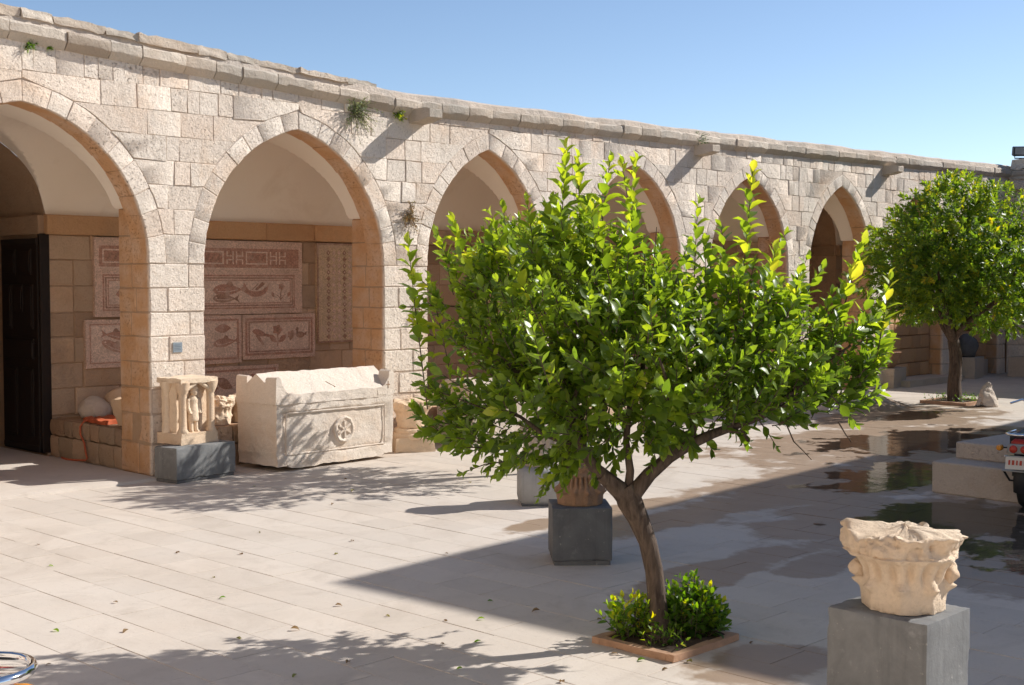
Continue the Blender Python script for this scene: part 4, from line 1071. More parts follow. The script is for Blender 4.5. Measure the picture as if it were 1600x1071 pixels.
# floodlight on the far wing
fl_ = empty("floodlight", (25.05, -.28, 5.54)); tag(fl_, "rectangular floodlight on the far roof corner", "floodlight")
ry = Matrix.Rotation(R(-52), 3, 'Z') @ Matrix.Rotation(R(14), 3, 'X')
MB().cbox((0, 0, .22), (.40, .16, .24), 0, .02, 0, 0, ry).build("housing", 'lampbody', fl_)
MB().cbox((-.055, -.06, .22), (.34, .015, .18), 0, .004, 0, 0, ry).build("lens", 'glass', fl_)
MB().tube([(-.12, .1, .12), (-.12, .1, .04), (.1, -.1, .04), (.1, -.1, .12)], .016, 6).build("bracket", 'lampbody', fl_)
MB().tube([(0, 0, -.08), (0, 0, .05)], .035, 8).build("foot", 'lampbody', fl_)

# ------------------------------------------------------------------ vegetation
LEAF_V = np.array([(0, 0, 0), (.14, .13, .035), (.14, 0, -.005), (.14, -.13, .035), (.42, .27, .075), (.42, 0, -.015), (.42, -.27, .075), (.74, .205, .03), (.74, 0, -.05), (.74, -.205, .03), (1, 0, -.14)])
LEAF_F = [(0, 2, 1), (0, 3, 2), (1, 2, 5, 4), (2, 3, 6, 5), (4, 5, 8, 7), (5, 6, 9, 8), (7, 8, 10), (8, 9, 10)]
SLEAF_V = np.array([(0, 0, 0), (.45, .22, .07), (.45, 0, 0), (.45, -.22, .07), (1, 0, -.1)])
SLEAF_F = [(0, 2, 1), (0, 3, 2), (1, 2, 4), (2, 3, 4)]
def norm(a): return a / np.maximum(np.linalg.norm(a, axis=-1, keepdims=True), 1e-9)
class Leaves:
    def __init__(s): s.p = []; s.a = []; s.n = []; s.s = []; s.c = []
    def add(s, p, a, n, size, c): s.p.append(p); s.a.append(a); s.n.append(n); s.s.append(size); s.c.append(c)
    def arrays(s):
        p = np.array(s.p); a = norm(np.array(s.a)); n = np.array(s.n); n = norm(n - a * (n * a).sum(1, keepdims=True)); b = np.cross(n, a); return p, a, b, n, np.array(s.s), np.array(s.c)
    def mesh(s, name, mat, parent=None, small=False, idx=None):
        p, a, b, n, sz, c = s.arrays(); V, F = (SLEAF_V, SLEAF_F) if small else (LEAF_V, LEAF_F); k = len(V)
        wv = np.random.default_rng(3).uniform(.82, 1.15, len(p)); cu = np.random.default_rng(4).uniform(-.6, 2.2, len(p))
        X = V[None, :, 0, None] * a[:, None] + V[None, :, 1, None] * wv[:, None, None] * b[:, None] + (V[None, :, 2, None] * np.where(V[None, :, 1, None] == 0, cu[:, None, None], 1.)) * n[:, None]
        X = p[:, None] + X * sz[:, None, None]; m = len(p)
        me = bpy.data.meshes.new(name)
        lt = np.array([len(f) for f in F]); flat_ = np.array([i for f in F for i in f])
        loops = (flat_[None] + (np.arange(m) * k)[:, None]).ravel(); tot = np.tile(lt, m); st_ = np.concatenate([[0], np.cumsum(tot)[:-1]])
        me.vertices.add(m * k); me.vertices.foreach_set("co", X.ravel().astype(np.float32))
        me.loops.add(len(loops)); me.loops.foreach_set("vertex_index", loops.astype(np.int32))
        me.polygons.add(len(tot)); me.polygons.foreach_set("loop_start", st_.astype(np.int32)); me.polygons.foreach_set("use_smooth", np.ones(len(tot), bool))
        me.update(calc_edges=True); at = me.attributes.new("rnd", 'FLOAT', 'POINT'); at.data.foreach_set("value", np.repeat(c, k).astype(np.float32))
        me.materials.append(M[mat]); o = bpy.data.objects.new(name, me); col.objects.link(o)
        if parent is not None: o.parent = parent
        return o
def rv(): return norm(rng.normal(size=3))
def shoot(L, tw, b, d, length, n, size, cbase, droop=0., twr=.004, open_=52, curve=None):
    """leafy shoot: leaves in a spiral about a thin twig"""
    d = norm(np.array(d, float)); b = np.array(b, float); side = norm(np.cross(d, rv())); up2 = np.cross(d, side); az = rng.uniform(0, 6.28); pts = [b]
    bend = (curve if curve is not None else rv() * .25)
    for i in range(n):
        f = (i + .5) / n; dd = norm(d + bend * f - np.array([0, 0, droop * f])); p = b + d * length * f + bend * length * f * f * .5 - np.array([0, 0, droop * length * f * f * .5])
        az += 2.4 + rng.normal() * .25; rad = side * math.cos(az) + up2 * math.sin(az)
        op = R(open_ * (1.05 - .55 * f) + rng.normal() * 9); ax = dd * math.cos(op) + rad * math.sin(op) + np.array([0, 0, -.12])
        nrm = dd * math.sin(op) - rad * math.cos(op) + rv() * .25 + np.array([0, 0, .25])
        s_ = size * rng.uniform(.75, 1.2) * (.75 + .45 * math.sin(math.pi * min(1, f * 1.05) ** .9) if f < .9 else .7)
        L.add(p, ax, nrm, s_, cbase + .28 * f + rng.normal() * .14); pts.append(p)
    # terminal leaf
    L.add(pts[-1], dd, rv() + rad, size * .75, cbase + .35)
    if tw is not None and len(pts) > 2: tw.tube([pts[0], pts[len(pts) // 2], pts[-1]], [twr, twr * .8, twr * .45], 4, False)
def limb_path(a, b, sag=.1, n=6, wob=.03):
    a = np.array(a, float); b = np.array(b, float); L = np.linalg.norm(b - a); w1 = rv() * wob * L; w2 = rv() * wob * L
    return [tuple(a + (b - a) * t + np.array([0, 0, -sag * L * math.sin(math.pi * t)]) + w1 * math.sin(math.pi * t) + w2 * math.sin(2 * math.pi * t)) for t in np.linspace(0, 1, n)]
PXM = 8.83
def at_tree(px, py, v=0., base=(-1.5, -9.02)):
    """point in the upright plane through the lemon tree, v metres behind it"""
    d = (np.array([base[0], base[1], 0]) - np.array([CAM.x, CAM.y, 0])) @ FW + v
    p = math.atan((535.5 - 440) / 2026); tx = (px - 800) / 2026; ty = (535.5 - py) / 2026
    dirv = np.array([FW[0] * math.cos(p) + RT[0] * tx + FW[0] * math.sin(p) * ty, FW[1] * math.cos(p) + RT[1] * tx + FW[1] * math.sin(p) * ty, -math.sin(p) + math.cos(p) * ty])
    return np.array(CAM) + dirv * (d / (dirv @ FW))

lt_ = empty("lemon_tree", (-1.45, -9.0, 0)); tag(lt_, "nearest lemon tree, leaning trunk, glossy leaves and tall upright shoots", "tree")
LOC = Matrix.Translation((1.45, 9.0, 0))
def own(o): o.matrix_parent_inverse = LOC; return o
tp = [at_tree(*q) for q in ((1030, 1004), (1029, 975), (1027, 930), (1022, 890), (1012, 850), (998, 812), (984, 782), (974, 762))]
mb = MB(); mb.tube(tp, [.092, .070, .062, .060, .062, .067, .078, .070], 18)
mb.tube([at_tree(1000, 820, .01), at_tree(985, 785, .01), at_tree(967, 765, -.02), at_tree(940, 742, -.03)], [.05, .06, .06, .05], 12)
roughen(mb, .012, 7); own(mb.build("trunk", 'bark', lt_, 70))
tw = MB(); LV = Leaves()
limbs = [([(980, 775), (955, 752), (928, 730), (905, 695), (880, 640), (850, 570)], .052, .02, -.1), ([(982, 770), (985, 735), (978, 690), (985, 620), (1000, 540)], .032, .012, .05),
         ([(990, 772), (1015, 742), (1045, 715), (1078, 694), (1115, 678), (1180, 655), (1260, 620)], .055, .018, .0), ([(1078, 692), (1084, 665), (1086, 620), (1095, 560), (1110, 480)], .034, .012, .15),
         ([(1130, 672), (1160, 676), (1170, 690)], .018, .010, -.1)]
for pts, r0, r1, v in limbs:
    P3 = [at_tree(px, py, v * i / (len(pts) - 1)) for i, (px, py) in enumerate(pts)]; mb = MB(); mb.tube(P3, list(np.linspace(r0, r1, len(P3))), 12); roughen(mb, .008, 9); own(mb.build("branch", 'bark', lt_, 70))
targets = [(860, 600, .7), (760, 560, .2), (720, 520, -.1), (760, 640, -.5), (850, 480, .5), (930, 430, .2), (900, 560, -.7), (1000, 480, .8), (1030, 560, -.8), (1110, 470, .2), (1180, 500, .6), (1200, 570, -.6), (1280, 560, .3), (1330, 540, -.1), (1300, 600, .5)]
roots = [(905, 695), (985, 640), (1045, 715), (1086, 640), (1180, 655)]
for (px, py, v) in targets:
    rpx = min(roots, key=lambda q: abs(q[0] - px) + .3 * abs(q[1] - py)); P3 = limb_path(at_tree(*rpx), at_tree(px, py, v), -.06, 7, .05)
    mb = MB(); mb.tube(P3, list(np.linspace(.02, .007, 7)), 8); own(mb.build("branch", 'bark', lt_, 70))
lobes = [(725, 560, 84, 160, -.1, .45), (850, 500, 140, 140, .1, .85), (845, 645, 155, 88, 0, .85), (985, 570, 160, 145, 0, 1.05), (1080, 600, 160, 88, 0, 1.0), (1180, 565, 140, 105, 0, .85), (1290, 575, 98, 82, 0, .6), (1005, 470, 80, 80, .3, .6), (1160, 480, 85, 75, .1, .5), (770, 435, 62, 55, .1, .35), (930, 400, 55, 70, .0, .4), (1345, 550, 40, 70, 0, .3), (700, 660, 40, 55, 0, .3), (900, 715, 70, 38, .1, .4)]
wts = np.array([l[2] * l[3] * l[5] for l in lobes]); wts = wts ** .8; wts /= wts.sum()
cen = at_tree(1000, 640, 0)
for i in range(1080):
    l = lobes[rng.choice(len(lobes), p=wts)]; q = rv(); rad = rng.uniform(.3, 1.05) ** .7
    p = at_tree(l[0] + q[0] * l[2] * rad, l[1] + q[1] * l[3] * rad, l[4] + q[2] * l[5] * rad)
    out = norm(p - cen); d = norm(out * .75 + np.array([0, 0, .55]) + rv() * .45)
    top = (p[2] - 1.2) / 1.6
    if p[2] < 1.45: d = norm(out * .9 + np.array([0, 0, -.25]) + rv() * .5)
    ln = rng.uniform(.14, .30); n = int(rng.integers(8, 14))
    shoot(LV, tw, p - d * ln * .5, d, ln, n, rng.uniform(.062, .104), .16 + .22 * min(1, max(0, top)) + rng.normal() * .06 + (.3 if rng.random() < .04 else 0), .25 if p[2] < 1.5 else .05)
for i in range(46):      # middling shoots that break the outline
    l = lobes[rng.choice(len(lobes), p=wts)]; a = rng.uniform(-2.9, -.25); p = at_tree(l[0] + math.cos(a) * l[2] * .85, l[1] + math.sin(a) * l[3] * .85, l[4] + rng.normal() * l[5] * .4)
    if p[2] < 1.7: continue
    d = norm(norm(p - cen) * .5 + np.array([0, 0, .9]) + rv() * .2); ln = rng.uniform(.28, .5)
    shoot(LV, tw, p - d * ln * .3, d, ln, int(ln * 38), rng.uniform(.085, .12), .40, 0, .005, 58)
# tall upright shoots
EX = Leaves()
tall = [((668, 640), (634, 366), -.15, 21, .10), ((705, 590), (672, 425), -.2, 12, .085), ((745, 480), (712, 345), .0, 14, .10), ((800, 450), (772, 330), .1, 12, .085), ((838, 420), (826, 318), 0, 11, .08),
        ((872, 440), (884, 240), -.05, 19, .105), ((905, 420), (912, 245), .1, 15, .10), ((935, 430), (944, 246), .0, 16, .105), ((975, 470), (1002, 246), .1, 19, .10), ((1082, 500), (1088, 322), .05, 16, .095),
        ((1150, 520), (1186, 254), .0, 24, .105), ((1195, 500), (1212, 385), -.1, 13, .105), ((1150, 520), (1130, 415), -.1, 12, .105), ((1305, 540), (1340, 372), .0, 19, .11), ((1365, 590), (1390, 442), -.1, 15, .11), ((1232, 520), (1252, 430), -.2, 10, .09),
        ((960, 470), (925, 320), -.3, 14, .10), ((1000, 420), (965, 250), .2, 14, .095), ((850, 520), (800, 400), -.5, 11, .095), ((1010, 560), (1020, 470), -.7, 9, .095)]
for (b, t, v, n, s_) in tall:
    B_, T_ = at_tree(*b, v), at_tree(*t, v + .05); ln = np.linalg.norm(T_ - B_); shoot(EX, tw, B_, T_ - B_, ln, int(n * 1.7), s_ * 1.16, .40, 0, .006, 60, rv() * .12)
for (b, t, v, n, s_) in [((760, 640), (640, 595), -.4, 9, .09), ((745, 690), (672, 672), -.5, 8, .10), ((800, 720), (712, 722), -.2, 9, .07), ((720, 480), (640, 470), 0, 8, .08), ((1300, 620), (1340, 660), -.3, 8, .08), ((1180, 650), (1215, 690), -.4, 7, .075)]:
    B_, T_ = at_tree(*b, v), at_tree(*t, v); shoot(LV, tw, B_, T_ - B_, np.linalg.norm(T_ - B_), n, s_, .22, .25, .005, 60)
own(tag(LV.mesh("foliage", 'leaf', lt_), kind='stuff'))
# the leaves of the tall shoots one by one
p_, a_, b_, n_, s2, c_ = EX.arrays(); meshes = []
for k in range(5):
    one = Leaves(); one.add(np.zeros(3), np.array([1., 0, 0]), np.array([0, 0, 1.]), 1., .30 + .11 * k); o = one.mesh("leaf", 'leaf'); me = o.data; bpy.data.objects.remove(o); 
    V = LEAF_V.copy(); V[:, 2] *= (.6 + .35 * k); V[:, 1] *= (1.1 - .05 * k); me.vertices.foreach_set("co", V.ravel()); me.update(); meshes.append(me)
extra = Leaves()
for i in range(len(p_)):
    if i < 300:
        o = bpy.data.objects.new("leaf", meshes[int(min(4, max(0, (c_[i] - .3) / .08)))]); col.objects.link(o); o.parent = lt_
        o.matrix_parent_inverse = LOC; o.matrix_basis = Matrix([[*(a_[i, r_] * s2[i], b_[i, r_] * s2[i], n_[i, r_] * s2[i]), p_[i, r_]] for r_ in range(3)] + [[0, 0, 0, 1]])
    else: extra.add(p_[i], a_[i], n_[i], s2[i], c_[i])
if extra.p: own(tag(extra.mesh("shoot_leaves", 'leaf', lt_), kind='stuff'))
own(tag(tw.build("twigs", 'bark', lt_, 70), kind='stuff'))
for pts in ([(1225, 655), (1240, 690), (1255, 705), (1268, 719)], [(1310, 660), (1322, 680), (1330, 691)], [(1010, 480), (1022, 410), (1026, 355)], [(1000, 470), (1035, 430), (1058, 402)], [(985, 475), (1005, 440), (1000, 395)]):
    own(MB().tube([at_tree(px, py, .1) for px, py in pts], list(np.linspace(.006, .0025, len(pts))), 5).build("bare_twig", 'bark', lt_, 70))

def round_tree(name, label, base, fork, crown, rad, nshoot, leafsz, mat, cb, seed, tw_r=.1, nleaf=12, lobes=14):
    global rng
    rng = np.random.default_rng(seed); e = empty(name, (*base, 0)); tag(e, label, "tree"); inv = Matrix.Translation((-base[0], -base[1], 0))
    B_ = np.array([*base, 0.]); F_ = B_ + np.array(fork); C_ = B_ + np.array(crown); rad = np.array(rad)
    mb = MB(); mb.tube(limb_path(B_ - [0, 0, .05], F_, 0, 7, .03), list(np.linspace(tw_r * 1.15, tw_r * .85, 7)), 14); roughen(mb, .018, 5); o = mb.build("trunk", 'bark', e, 70); o.matrix_parent_inverse = inv
    tgt = []
    for k in range(7):
        q = rv(); q[2] = abs(q[2]) * .6 - .25; t = C_ + q * rad * .7; tgt.append(t); mb = MB(); mb.tube(limb_path(F_ - [0, 0, .05], t, .04, 7, .06), list(np.linspace(tw_r * .55, tw_r * .14, 7)), 9); roughen(mb, .01, 6); o = mb.build("branch", 'bark', e, 70); o.matrix_parent_inverse = inv
    lb = []
    for k in range(lobes):
        q = rv(); lb.append((C_ + q * rad * rng.uniform(.5, .78), rad * rng.uniform(.36, .56)))
    L = Leaves(); tw = MB()
    for i in range(nshoot):
        c, r_ = lb[int(rng.integers(len(lb)))]; q = rv(); p = c + q * r_ * rng.uniform(.55, 1.0) ** .6
        out = norm(p - C_ + np.array([0, 0, .2])); d = norm(out + rv() * .7 + np.array([0, 0, .2 if p[2] > C_[2] else -.1])); ln = rng.uniform(.16, .34)
        hh = (p[2] - C_[2]) / rad[2]
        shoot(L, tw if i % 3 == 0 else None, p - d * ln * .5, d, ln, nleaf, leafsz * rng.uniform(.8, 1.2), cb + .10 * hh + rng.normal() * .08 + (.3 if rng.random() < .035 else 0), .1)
    o = tag(L.mesh("foliage", mat, e, True), kind='stuff'); o.matrix_parent_inverse = inv
    o = tag(tw.build("twigs", 'bark', e, 70), kind='stuff'); o.matrix_parent_inverse = inv
    return e
round_tree("orange_tree", "dense round far tree near the arcade's end, dark trunk", (16.08, -2.80), (-.02, .06, 1.25), (.05, -.05, 2.76), (2.0, 2.0, 1.52), 2300, .112, 'leaf2', .40, 5, .125, 12, 24)
round_tree("orange_tree", "tree hidden behind the nearest lemon tree, casting shade on the sarcophagus", (3.7, -3.3), (.0, .0, 1.1), (0, 0, 2.2), (1.32, 1.32, 1.05), 900, .09, 'leaf', .25, 15, .06, 11, 12)
rng = np.random.default_rng(77)

# tree beds
def bed(x0, y0, x1, y1, label, h=.045, t=.06, mat='timber'):
    e = empty("tree_bed_frame", ((x0 + x1) / 2, (y0 + y1) / 2, 0)); tag(e, label, "bed frame"); cx, cy = (x0 + x1) / 2, (y0 + y1) / 2
    for (c, s_) in (((0, y0 - cy + t / 2), (x1 - x0, t)), ((0, y1 - cy - t / 2), (x1 - x0, t)), ((x0 - cx + t / 2, 0), (t, y1 - y0 - 2 * t - .006)), ((x1 - cx - t / 2, 0), (t, y1 - y0 - 2 * t - .006))):
        mb = gridbox((c[0], c[1], h / 2), (s_[0], s_[1], h), 6); roughen(mb, .006, 7); mb.build("bed_plank", mat, e, 45)
    mb = gridbox((0, 0, .015), (x1 - x0 - 2 * t, y1 - y0 - 2 * t, .05), 14); roughen(mb, .02, 6); mb.build("soil", 'soil', e, 60); return e
bed(-1.87, -9.33, -1.15, -8.66, "reddish timber frame round the foot of the nearest tree")
bed(15.58, -3.25, 16.6, -2.3, "low timber frame round the foot of the far tree", .06, .09)
def bush(name, label, spots, mat, size, cb, cat="plant", group=None, nleaf=9, small=False, up=1., yl=.0):
    c = np.mean([s[0] for s in spots], axis=0); z0 = min(s[0][2] for s in spots); e = empty(name, (c[0], c[1], z0)); tag(e, label, cat, group); inv = Matrix.Translation((-c[0], -c[1], -z0)); L = Leaves(); tw = MB()
    for (b, t) in spots:
        b = np.array(b, float); t = np.array(t, float); ln = np.linalg.norm(t - b); shoot(L, tw, b, t - b, ln, nleaf, size * rng.uniform(.8, 1.2), cb + rng.normal() * .08 + (yl if rng.random() < .25 else 0), .1, .003, 62)
    o = tag(L.mesh("leaves", mat, e, small), kind='stuff'); o.matrix_parent_inverse = inv; o = tag(tw.build("stems", 'bark', e, 70), kind='stuff'); o.matrix_parent_inverse = inv; return e
def dome(c, r_, h, n, z0=.03):
    out = []
    for i in range(n):
        a = rng.uniform(0, 6.28); q = math.sqrt(rng.uniform(0, 1)); b = (c[0] + .45 * r_ * q * math.cos(a), c[1] + .45 * r_ * q * math.sin(a), z0); zt = h * (1 - .55 * q * q) * rng.uniform(.7, 1.1)
        out.append((b, (c[0] + r_ * q * math.cos(a) + rng.normal() * .02, c[1] + r_ * q * math.sin(a) + rng.normal() * .02, z0 + zt)))
    return out
bush("leafy_bush", "bushy green plant with yellow tips right of the tree foot", dome((-1.34, -9.08), .24, .40, 105), 'bushleaf', .07, .34, "bush", None, 10, False, 1., .35)
bush("leafy_plant", "smaller loose green plant left of the tree foot", dome((-1.66, -8.82), .21, .33, 42), 'bushleaf', .066, .46, "plant", None, 8, False, 1., .2)
gr = []
for i in range(26):
    b = np.array([-1.66 + rng.normal() * .06, -9.12 + rng.normal() * .05, .03]); gr.append((b, b + np.array([rng.normal() * .06, rng.normal() * .06, rng.uniform(.07, .15)])))
bush("grass_tuft", "short grass tuft in the corner of the near tree bed", gr, 'bushleaf', .045, .3, "grass", None, 3, True)
gr = []
for i in range(60):
    b = np.array([rng.uniform(15.65, 16.5), rng.uniform(-3.2, -2.35), .04]); gr.append((b, b + np.array([rng.normal() * .06, rng.normal() * .06, rng.uniform(.06, .16)])))
bush("grass_tuft", "sparse grass in the bed of the far tree", gr, 'bushleaf', .05, .2, "grass", None, 4, True)
def wallplant(label, c, r_, n, mat, size, droop=.6, cb=.4):
    sp_ = []
    for i in range(n):
        q = rv(); q[1] = -abs(q[1]); b = np.array([c[0], .0, c[1]]) + np.array([rng.normal() * .15 * r_, 0, rng.normal() * .15 * r_]); t = b + q * r_ * rng.uniform(.5, 1.) + np.array([0, 0, -droop * r_ * .5]); sp_.append((b, t))
    bush("wall_plant", label, sp_, mat, size, cb, "wall plant", "plants rooted in the wall joints", 9, True)
wallplant("large grey green shrub hanging under the cornice above the second arch", (3.22, 4.78), .34, 70, 'greyleaf', .036, .5)
wallplant("brown dry tuft on the pier between second and third arch", (4.22, 3.33), .24, 38, 'dryleaf', .036, .1)
wallplant("round green tuft under the cornice at the upper left", (-1.50, 5.08), .11, 26, 'bushleaf', .030, .1, .3)
wallplant("tiny green tuft right beside the round tuft at the upper left", (-1.27, 5.06), .055, 9, 'bushleaf', .022, .1, .3)
wallplant("bright green tuft left of the first waterspout", (4.0, 4.80), .12, 26, 'bushleaf', .034, .0, .45)
wallplant("grey grassy tuft on top of the second waterspout", (11.35, 5.0), .26, 34, 'greyleaf', .035, .0, .2)
wallplant("thin straggly weed low on the pier left of the third arch", (4.35, 2.0), .22, 12, 'dryleaf', .03, .4)

# fallen leaves
lm = []
for k in range(4):
    one = Leaves(); one.add(np.zeros(3), np.array([1., 0, 0]), np.array([0, 0, 1.]), 1., (.1, .5, .3, .95)[k]); o = one.mesh("fallen_leaf", 'dryleaf' if k != 1 else 'bushleaf'); me = o.data; bpy.data.objects.remove(o)
    V = LEAF_V.copy(); V[:, 2] = V[:, 2] * (1.5 + k * .6) + .16; me.vertices.foreach_set("co", V.ravel()); me.update(); lm.append(me)
fl_spots = [(-2.9, -3.0), (-3.3, -3.9), (-2.2, -4.2), (-2.6, -5.2), (-3.5, -5.4), (-2.9, -5.9), (-1.9, -4.6), (-1.2, -3.9), (-3.9, -6.2), (-4.2, -5.8), (-2.5, -6.7), (-2.35, -7.2), (-2.2, -7.5), (-2.0, -7.7), (-3.1, -7.0), (-3.5, -6.9), (-2.6, -8.0), (-2.35, -8.15), (-3.3, -7.9), (-3.7, -7.8), (-2.0, -8.9), (-1.95, -9.15), (-1.98, -9.35), (-1.75, -9.42), (-1.1, -9.45), (-.5, -8.6), (.3, -3.2), (1.0, -2.6), (-.6, -5.9), (-1.6, -7.4), (-1.5, -7.9), (-1.4, -8.3), (-4.6, -6.5), (0.4, -1.6), (1.5, -1.9), (2.3, -3.2), (-.9, -4.9), (-2.9, -8.5), (-2.7, -9.1), (-1.3, -5.2)]
for i, (x, y) in enumerate(fl_spots):
    x += random.uniform(-.05, .05); y += random.uniform(-.05, .05); o = bpy.data.objects.new("fallen_leaf", lm[i % 4]); col.objects.link(o); s_ = random.uniform(.035, .065)
    o.location = (x, y, .002); o.scale = (s_, s_, s_); o.rotation_euler = (random.uniform(-.2, .2), random.uniform(-.2, .2), random.uniform(0, 6.28))
    zone = "near the arcade" if y > -3.5 else ("beside the tree bed frame" if (x > -2.2 and y < -8.2) else ("in the lower left tree shadow" if y < -6.6 else "on the open sunlit paving"))
    tag(o, ("small brown curled fallen leaf ", "small green fallen leaf ", "small tan fallen leaf ", "small olive fallen leaf ")[i % 4] + zone, "leaf", "fallen leaves on the paving")
# heap of earth by the far tree
mb = MB(); n = 28; vs = [(14.1, -1.9, .36)]
for r_ in range(1, 7):
    for k in range(n):
        t = 2 * math.pi * k / n; q = r_ / 6; x, y = 14.1 + 1.15 * q * math.cos(t), -1.9 + .75 * q * math.sin(t); vs.append((x, y, .36 * (1 - q) ** 1.1 + (.02 * fbm(x, y, 0, 3) if r_ < 6 else -.01)))
fs = [(0, 1 + k, 1 + (k + 1) % n) for k in range(n)]
for r_ in range(5):
    for k in range(n): fs.append((1 + r_ * n + k, 1 + (r_ + 1) * n + k, 1 + (r_ + 1) * n + (k + 1) % n, 1 + r_ * n + (k + 1) % n))
mb.add(vs, fs); tag(mb.build("sand_heap", 'paving', None, 60), "low heap of sand in front of the far arches", "heap")

# ------------------------------------------------------------------ motorcycles
def motorcycle(label, loc, rz, group="parked motorcycles", rw_=.145, rt_=.0165):
    """length along +x (front), rear axle at the origin"""
    e = empty("motorcycle", loc, rz); tag(e, label, "motorcycle", group)
    for x in (0., 1.25):
        wh = MB(); wh.lathe([(.225, -.035), (.255, -.05), (.285, -.045), (.30, -.02), (.303, 0), (.30, .02), (.285, .045), (.255, .05), (.225, .035)], 40, (x, 0, .305), None, 'Y'); t_o = wh.build("wheel", 'rubber', e, 60)
        rm = MB(); rm.lathe([(.20, -.025), (.23, -.03), (.23, .03), (.20, .025), (.20, -.025)], 40, (x, 0, .305), None, 'Y'); rm.build("rim", 'chrome', t_o, 50)
        hb = MB(); hb.lathe([(.001, -.06), (.06, -.06), (.065, 0), (.06, .06), (.001, .06)], 20, (x, 0, .305), None, 'Y'); hb.build("hub", 'steel', t_o, 40)
        sk = MB()
        for k in range(18):
            t = k * math.pi / 9; sk.tube([(x + .05 * math.cos(t), .02 * (-1) ** k, .305 + .05 * math.sin(t)), (x + .21 * math.cos(t + .2), 0, .305 + .21 * math.sin(t + .2))], .002, 4)
        sk.build("spokes", 'chrome', t_o)
        fd = MB(); vs = []; fs = []
        angs = np.linspace(R(200), R(35), 15) if x == 0 else np.linspace(R(150), R(20), 13)
        for t in angs:
            for yy, rr in ((-.065, .325), (-.04, .345), (0, .352), (.04, .345), (.065, .325)): vs.append((x + rr * math.cos(t), yy, .305 + rr * math.sin(t)))
        for i in range(len(angs) - 1):
            for k in range(4): fs.append((i * 5 + k, i * 5 + k + 1, (i + 1) * 5 + k + 1, (i + 1) * 5 + k))
        fd.add(vs, fs); fd.build("mudguard", 'black', e, 50)
    fr = MB()
    for s_ in (-1, 1):
        fr.tube([(0, s_ * .09, .305), (.42, s_ * .09, .36), (.5, s_ * .07, .62)], .018, 8); fr.tube([(-.28, s_ * .10, .70), (.1, s_ * .10, .68), (.5, s_ * .07, .66), (.95, 0, .78)], .016, 8); fr.tube([(0, s_ * .125, .32), (.12, s_ * .12, .66)], .022, 8)
        fr.tube([(1.25, s_ * .09, .305), (1.08, s_ * .09, .72), (1.0, s_ * .08, .95)], .02, 8)
    fr.tube([(.95, 0, .78), (.85, 0, .35), (.42, 0, .28)], .02, 8); fr.build("frame", 'black', e, 50)
    en = MB(); en.cbox((.55, 0, .36), (.34, .24, .20), 0, .04); en.cbox((.66, 0, .53), (.16, .17, .20), .2, .02)
    for k in range(4): en.cbox((.66, 0, .46 + .045 * k), (.21, .22, .012), 0, .003)
    en.build("engine", 'steel', e, 40)
    ex = MB(); ex.tube([(.72, -.1, .50), (.85, -.13, .34), (.6, -.15, .26), (.1, -.16, .28), (-.3, -.17, .34)], [.02, .02, .025, .042, .036], 12); ex.build("exhaust", 'chrome', e, 50)
    tk = MB(); tk.lathe([(.001, .52), (.08, .55), (.13, .65), (.14, .78), (.12, .88), (.06, .93), (.001, .94)], 20, (0, 0, .77), lambda r_, z, t: (r_ * (1 - .15 * abs(math.cos(t))), z), 'X'); tk.build("fuel_tank", 'redpaint', e, 60)
    se = gridbox((.16, 0, .755), (.78, .25, .10), 7); se.v = [(x, y * (1 - .5 * max(0, (x - .3) / .5)), z - .03 * math.cos(x * 3) * (z > .75)) for x, y, z in se.v]; se.build("seat", 'vinyl', e, 60)
    sc_ = MB(); sc_.cbox((-.18, 0, .70), (.26, .20, .10), 0, .03); sc_.build("tail_fairing", 'redpaint', e, 50)
    # rear rack of chromed tube
    arcp = [(-.455 + .20 * (1 - math.cos(t)), rw_ * math.sin(t), .81) for t in np.linspace(-R(90), R(90), 13)]
    rk = MB(); rk.tube([(.06, -rw_ * .9, .80), (-.1, -rw_, .80)] + arcp + [(-.1, rw_, .80), (.06, rw_ * .9, .80)], rt_, 12); ro = rk.build("rear_rack", 'chrome', e, 60)
    for yy in (-.08, 0, .08): MB().tube([(.05, yy, .80), (-.43 + abs(yy) * .2, yy, .806)], .007, 6).build("rack_bar", 'chrome', ro, 60)
    for s_ in (-1, 1): MB().tube([(-.12, s_ * .14, .80), (-.08, s_ * .11, .68)], .010, 6).build("rack_stay", 'chrome', ro, 60)
    # lamps, plate
    lb = MB(); lb.cbox((-.355, 0, .655), (.07, .24, .10), 0, .015); lo = lb.build("tail_lamp", 'plinthlight', e, 40)
    for yy in (-.055, .055): q = MB(); q.lathe([(.001, -.42), (.03, -.415), (.04, -.40), (.042, -.385), (.001, -.385)], 18, (0, yy, .655), None, 'X'); q.build("red_lens", 'redlens', lo, 50)
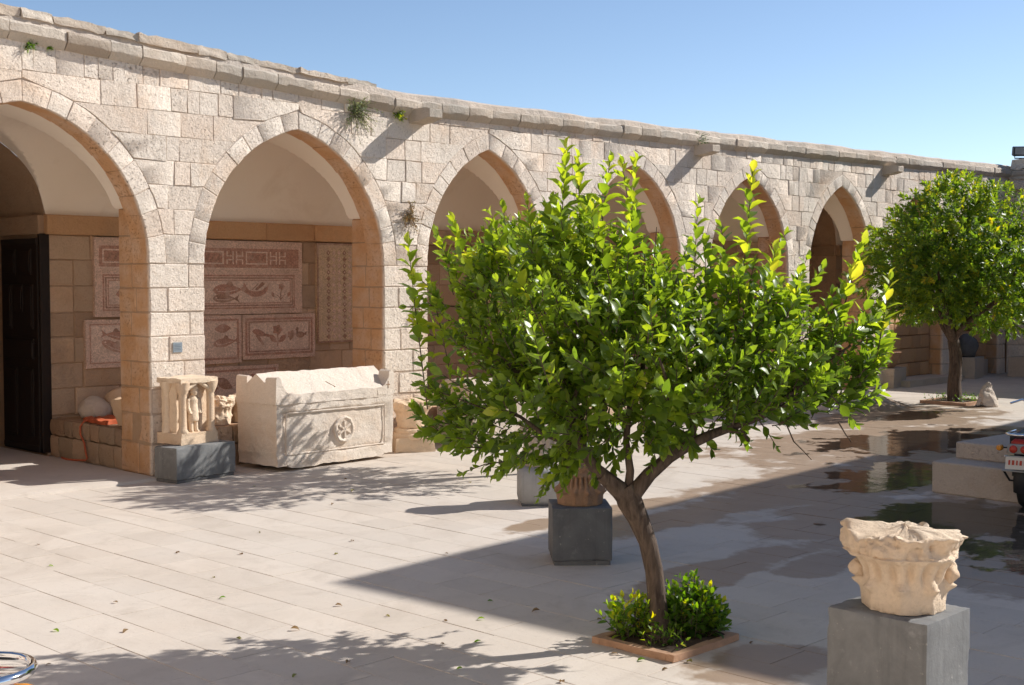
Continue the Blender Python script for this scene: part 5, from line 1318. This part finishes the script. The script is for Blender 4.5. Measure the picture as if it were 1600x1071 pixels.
    for s_ in (-1, 1):
        q = MB(); q.tube([(-.33, s_ * .12, .66), (-.33, s_ * .17, .66)], .008, 6); io = q.build("indicator", 'black', e, 50); q = MB(); q.lathe([(.001, -.06), (.025, -.055), (.034, -.02), (.034, .03), (.02, .045), (.001, .045)], 16, (-.345, s_ * .20, .66), None, 'X'); q.build("indicator_lens", 'amber', io, 50)
    MB().cbox((-.35, 0, .575), (.03, .30, .02), 0, .004).build("plate_bracket", 'chrome', e)
    ry = Matrix.Rotation(R(18), 3, 'Y'); pl = MB(); pl.cbox((-.375, 0, .505), (.008, .27, .13), 0, .002, 0, 0, ry); po = pl.build("number_plate", 'plate', e)
    for k in range(6): q = MB(); q.cbox((-.3815, -.095 + .038 * k, .513), (.004, (.022, .010, .024, .016, .024, .018)[k], .05), 0, .0005, 0, 0, ry); q.build("plate_digit", 'plateink', po)
    MB().cbox((-.37, 0, .425), (.05, .34, .018), 0, .004).build("bumper_bar", 'steel', e)
    for s_ in (-1, 1): MB().tube([(-.37, s_ * .15, .42), (-.33, s_ * .10, .32), (-.28, s_ * .05, .31)], .012, 6).build("bumper_stay", 'black', e, 50)
    hbm = MB(); hbm.tube([(.88, -.36, 1.02), (.98, -.25, 1.06), (1.0, -.08, .97), (1.0, .08, .97), (.98, .25, 1.06), (.88, .36, 1.02)], .012, 8); hbm.build("handlebar", 'chrome', e, 50)
    hl = MB(); hl.lathe([(.001, 0.), (.06, .01), (.09, .08), (.09, .12), (.001, .13)], 20, (1.02, 0, .87), None, 'X'); hl.build("headlamp", 'chrome', e, 50)
    MB().tube([(.35, .12, .3), (.3, .28, .01)], .012, 6).build("side_stand", 'steel', e)
    return e
hd = math.atan2(RT[1] * .55 + FW[1] * .85, RT[0] * .55 + FW[0] * .85)
motorcycle("motorcycle parked by the stepped platform, its tail lamp and plate showing", (5.31, -8.61, 0), hd)
m2 = motorcycle("motorcycle at the near left corner, only its chrome rear rack showing", (-6.29, -8.80, .0), math.atan2(-RT[1], -RT[0]), 'parked motorcycles', .21, .021)
cl = gridbox((-6.18, -9.02, .823), (.12, .07, .015), 6, .7); roughen(cl, .012, 14); tag(cl.build("cloth", 'yellowcloth', None, 60), "yellow cloth lying on the chrome rack at the lower left", "cloth")
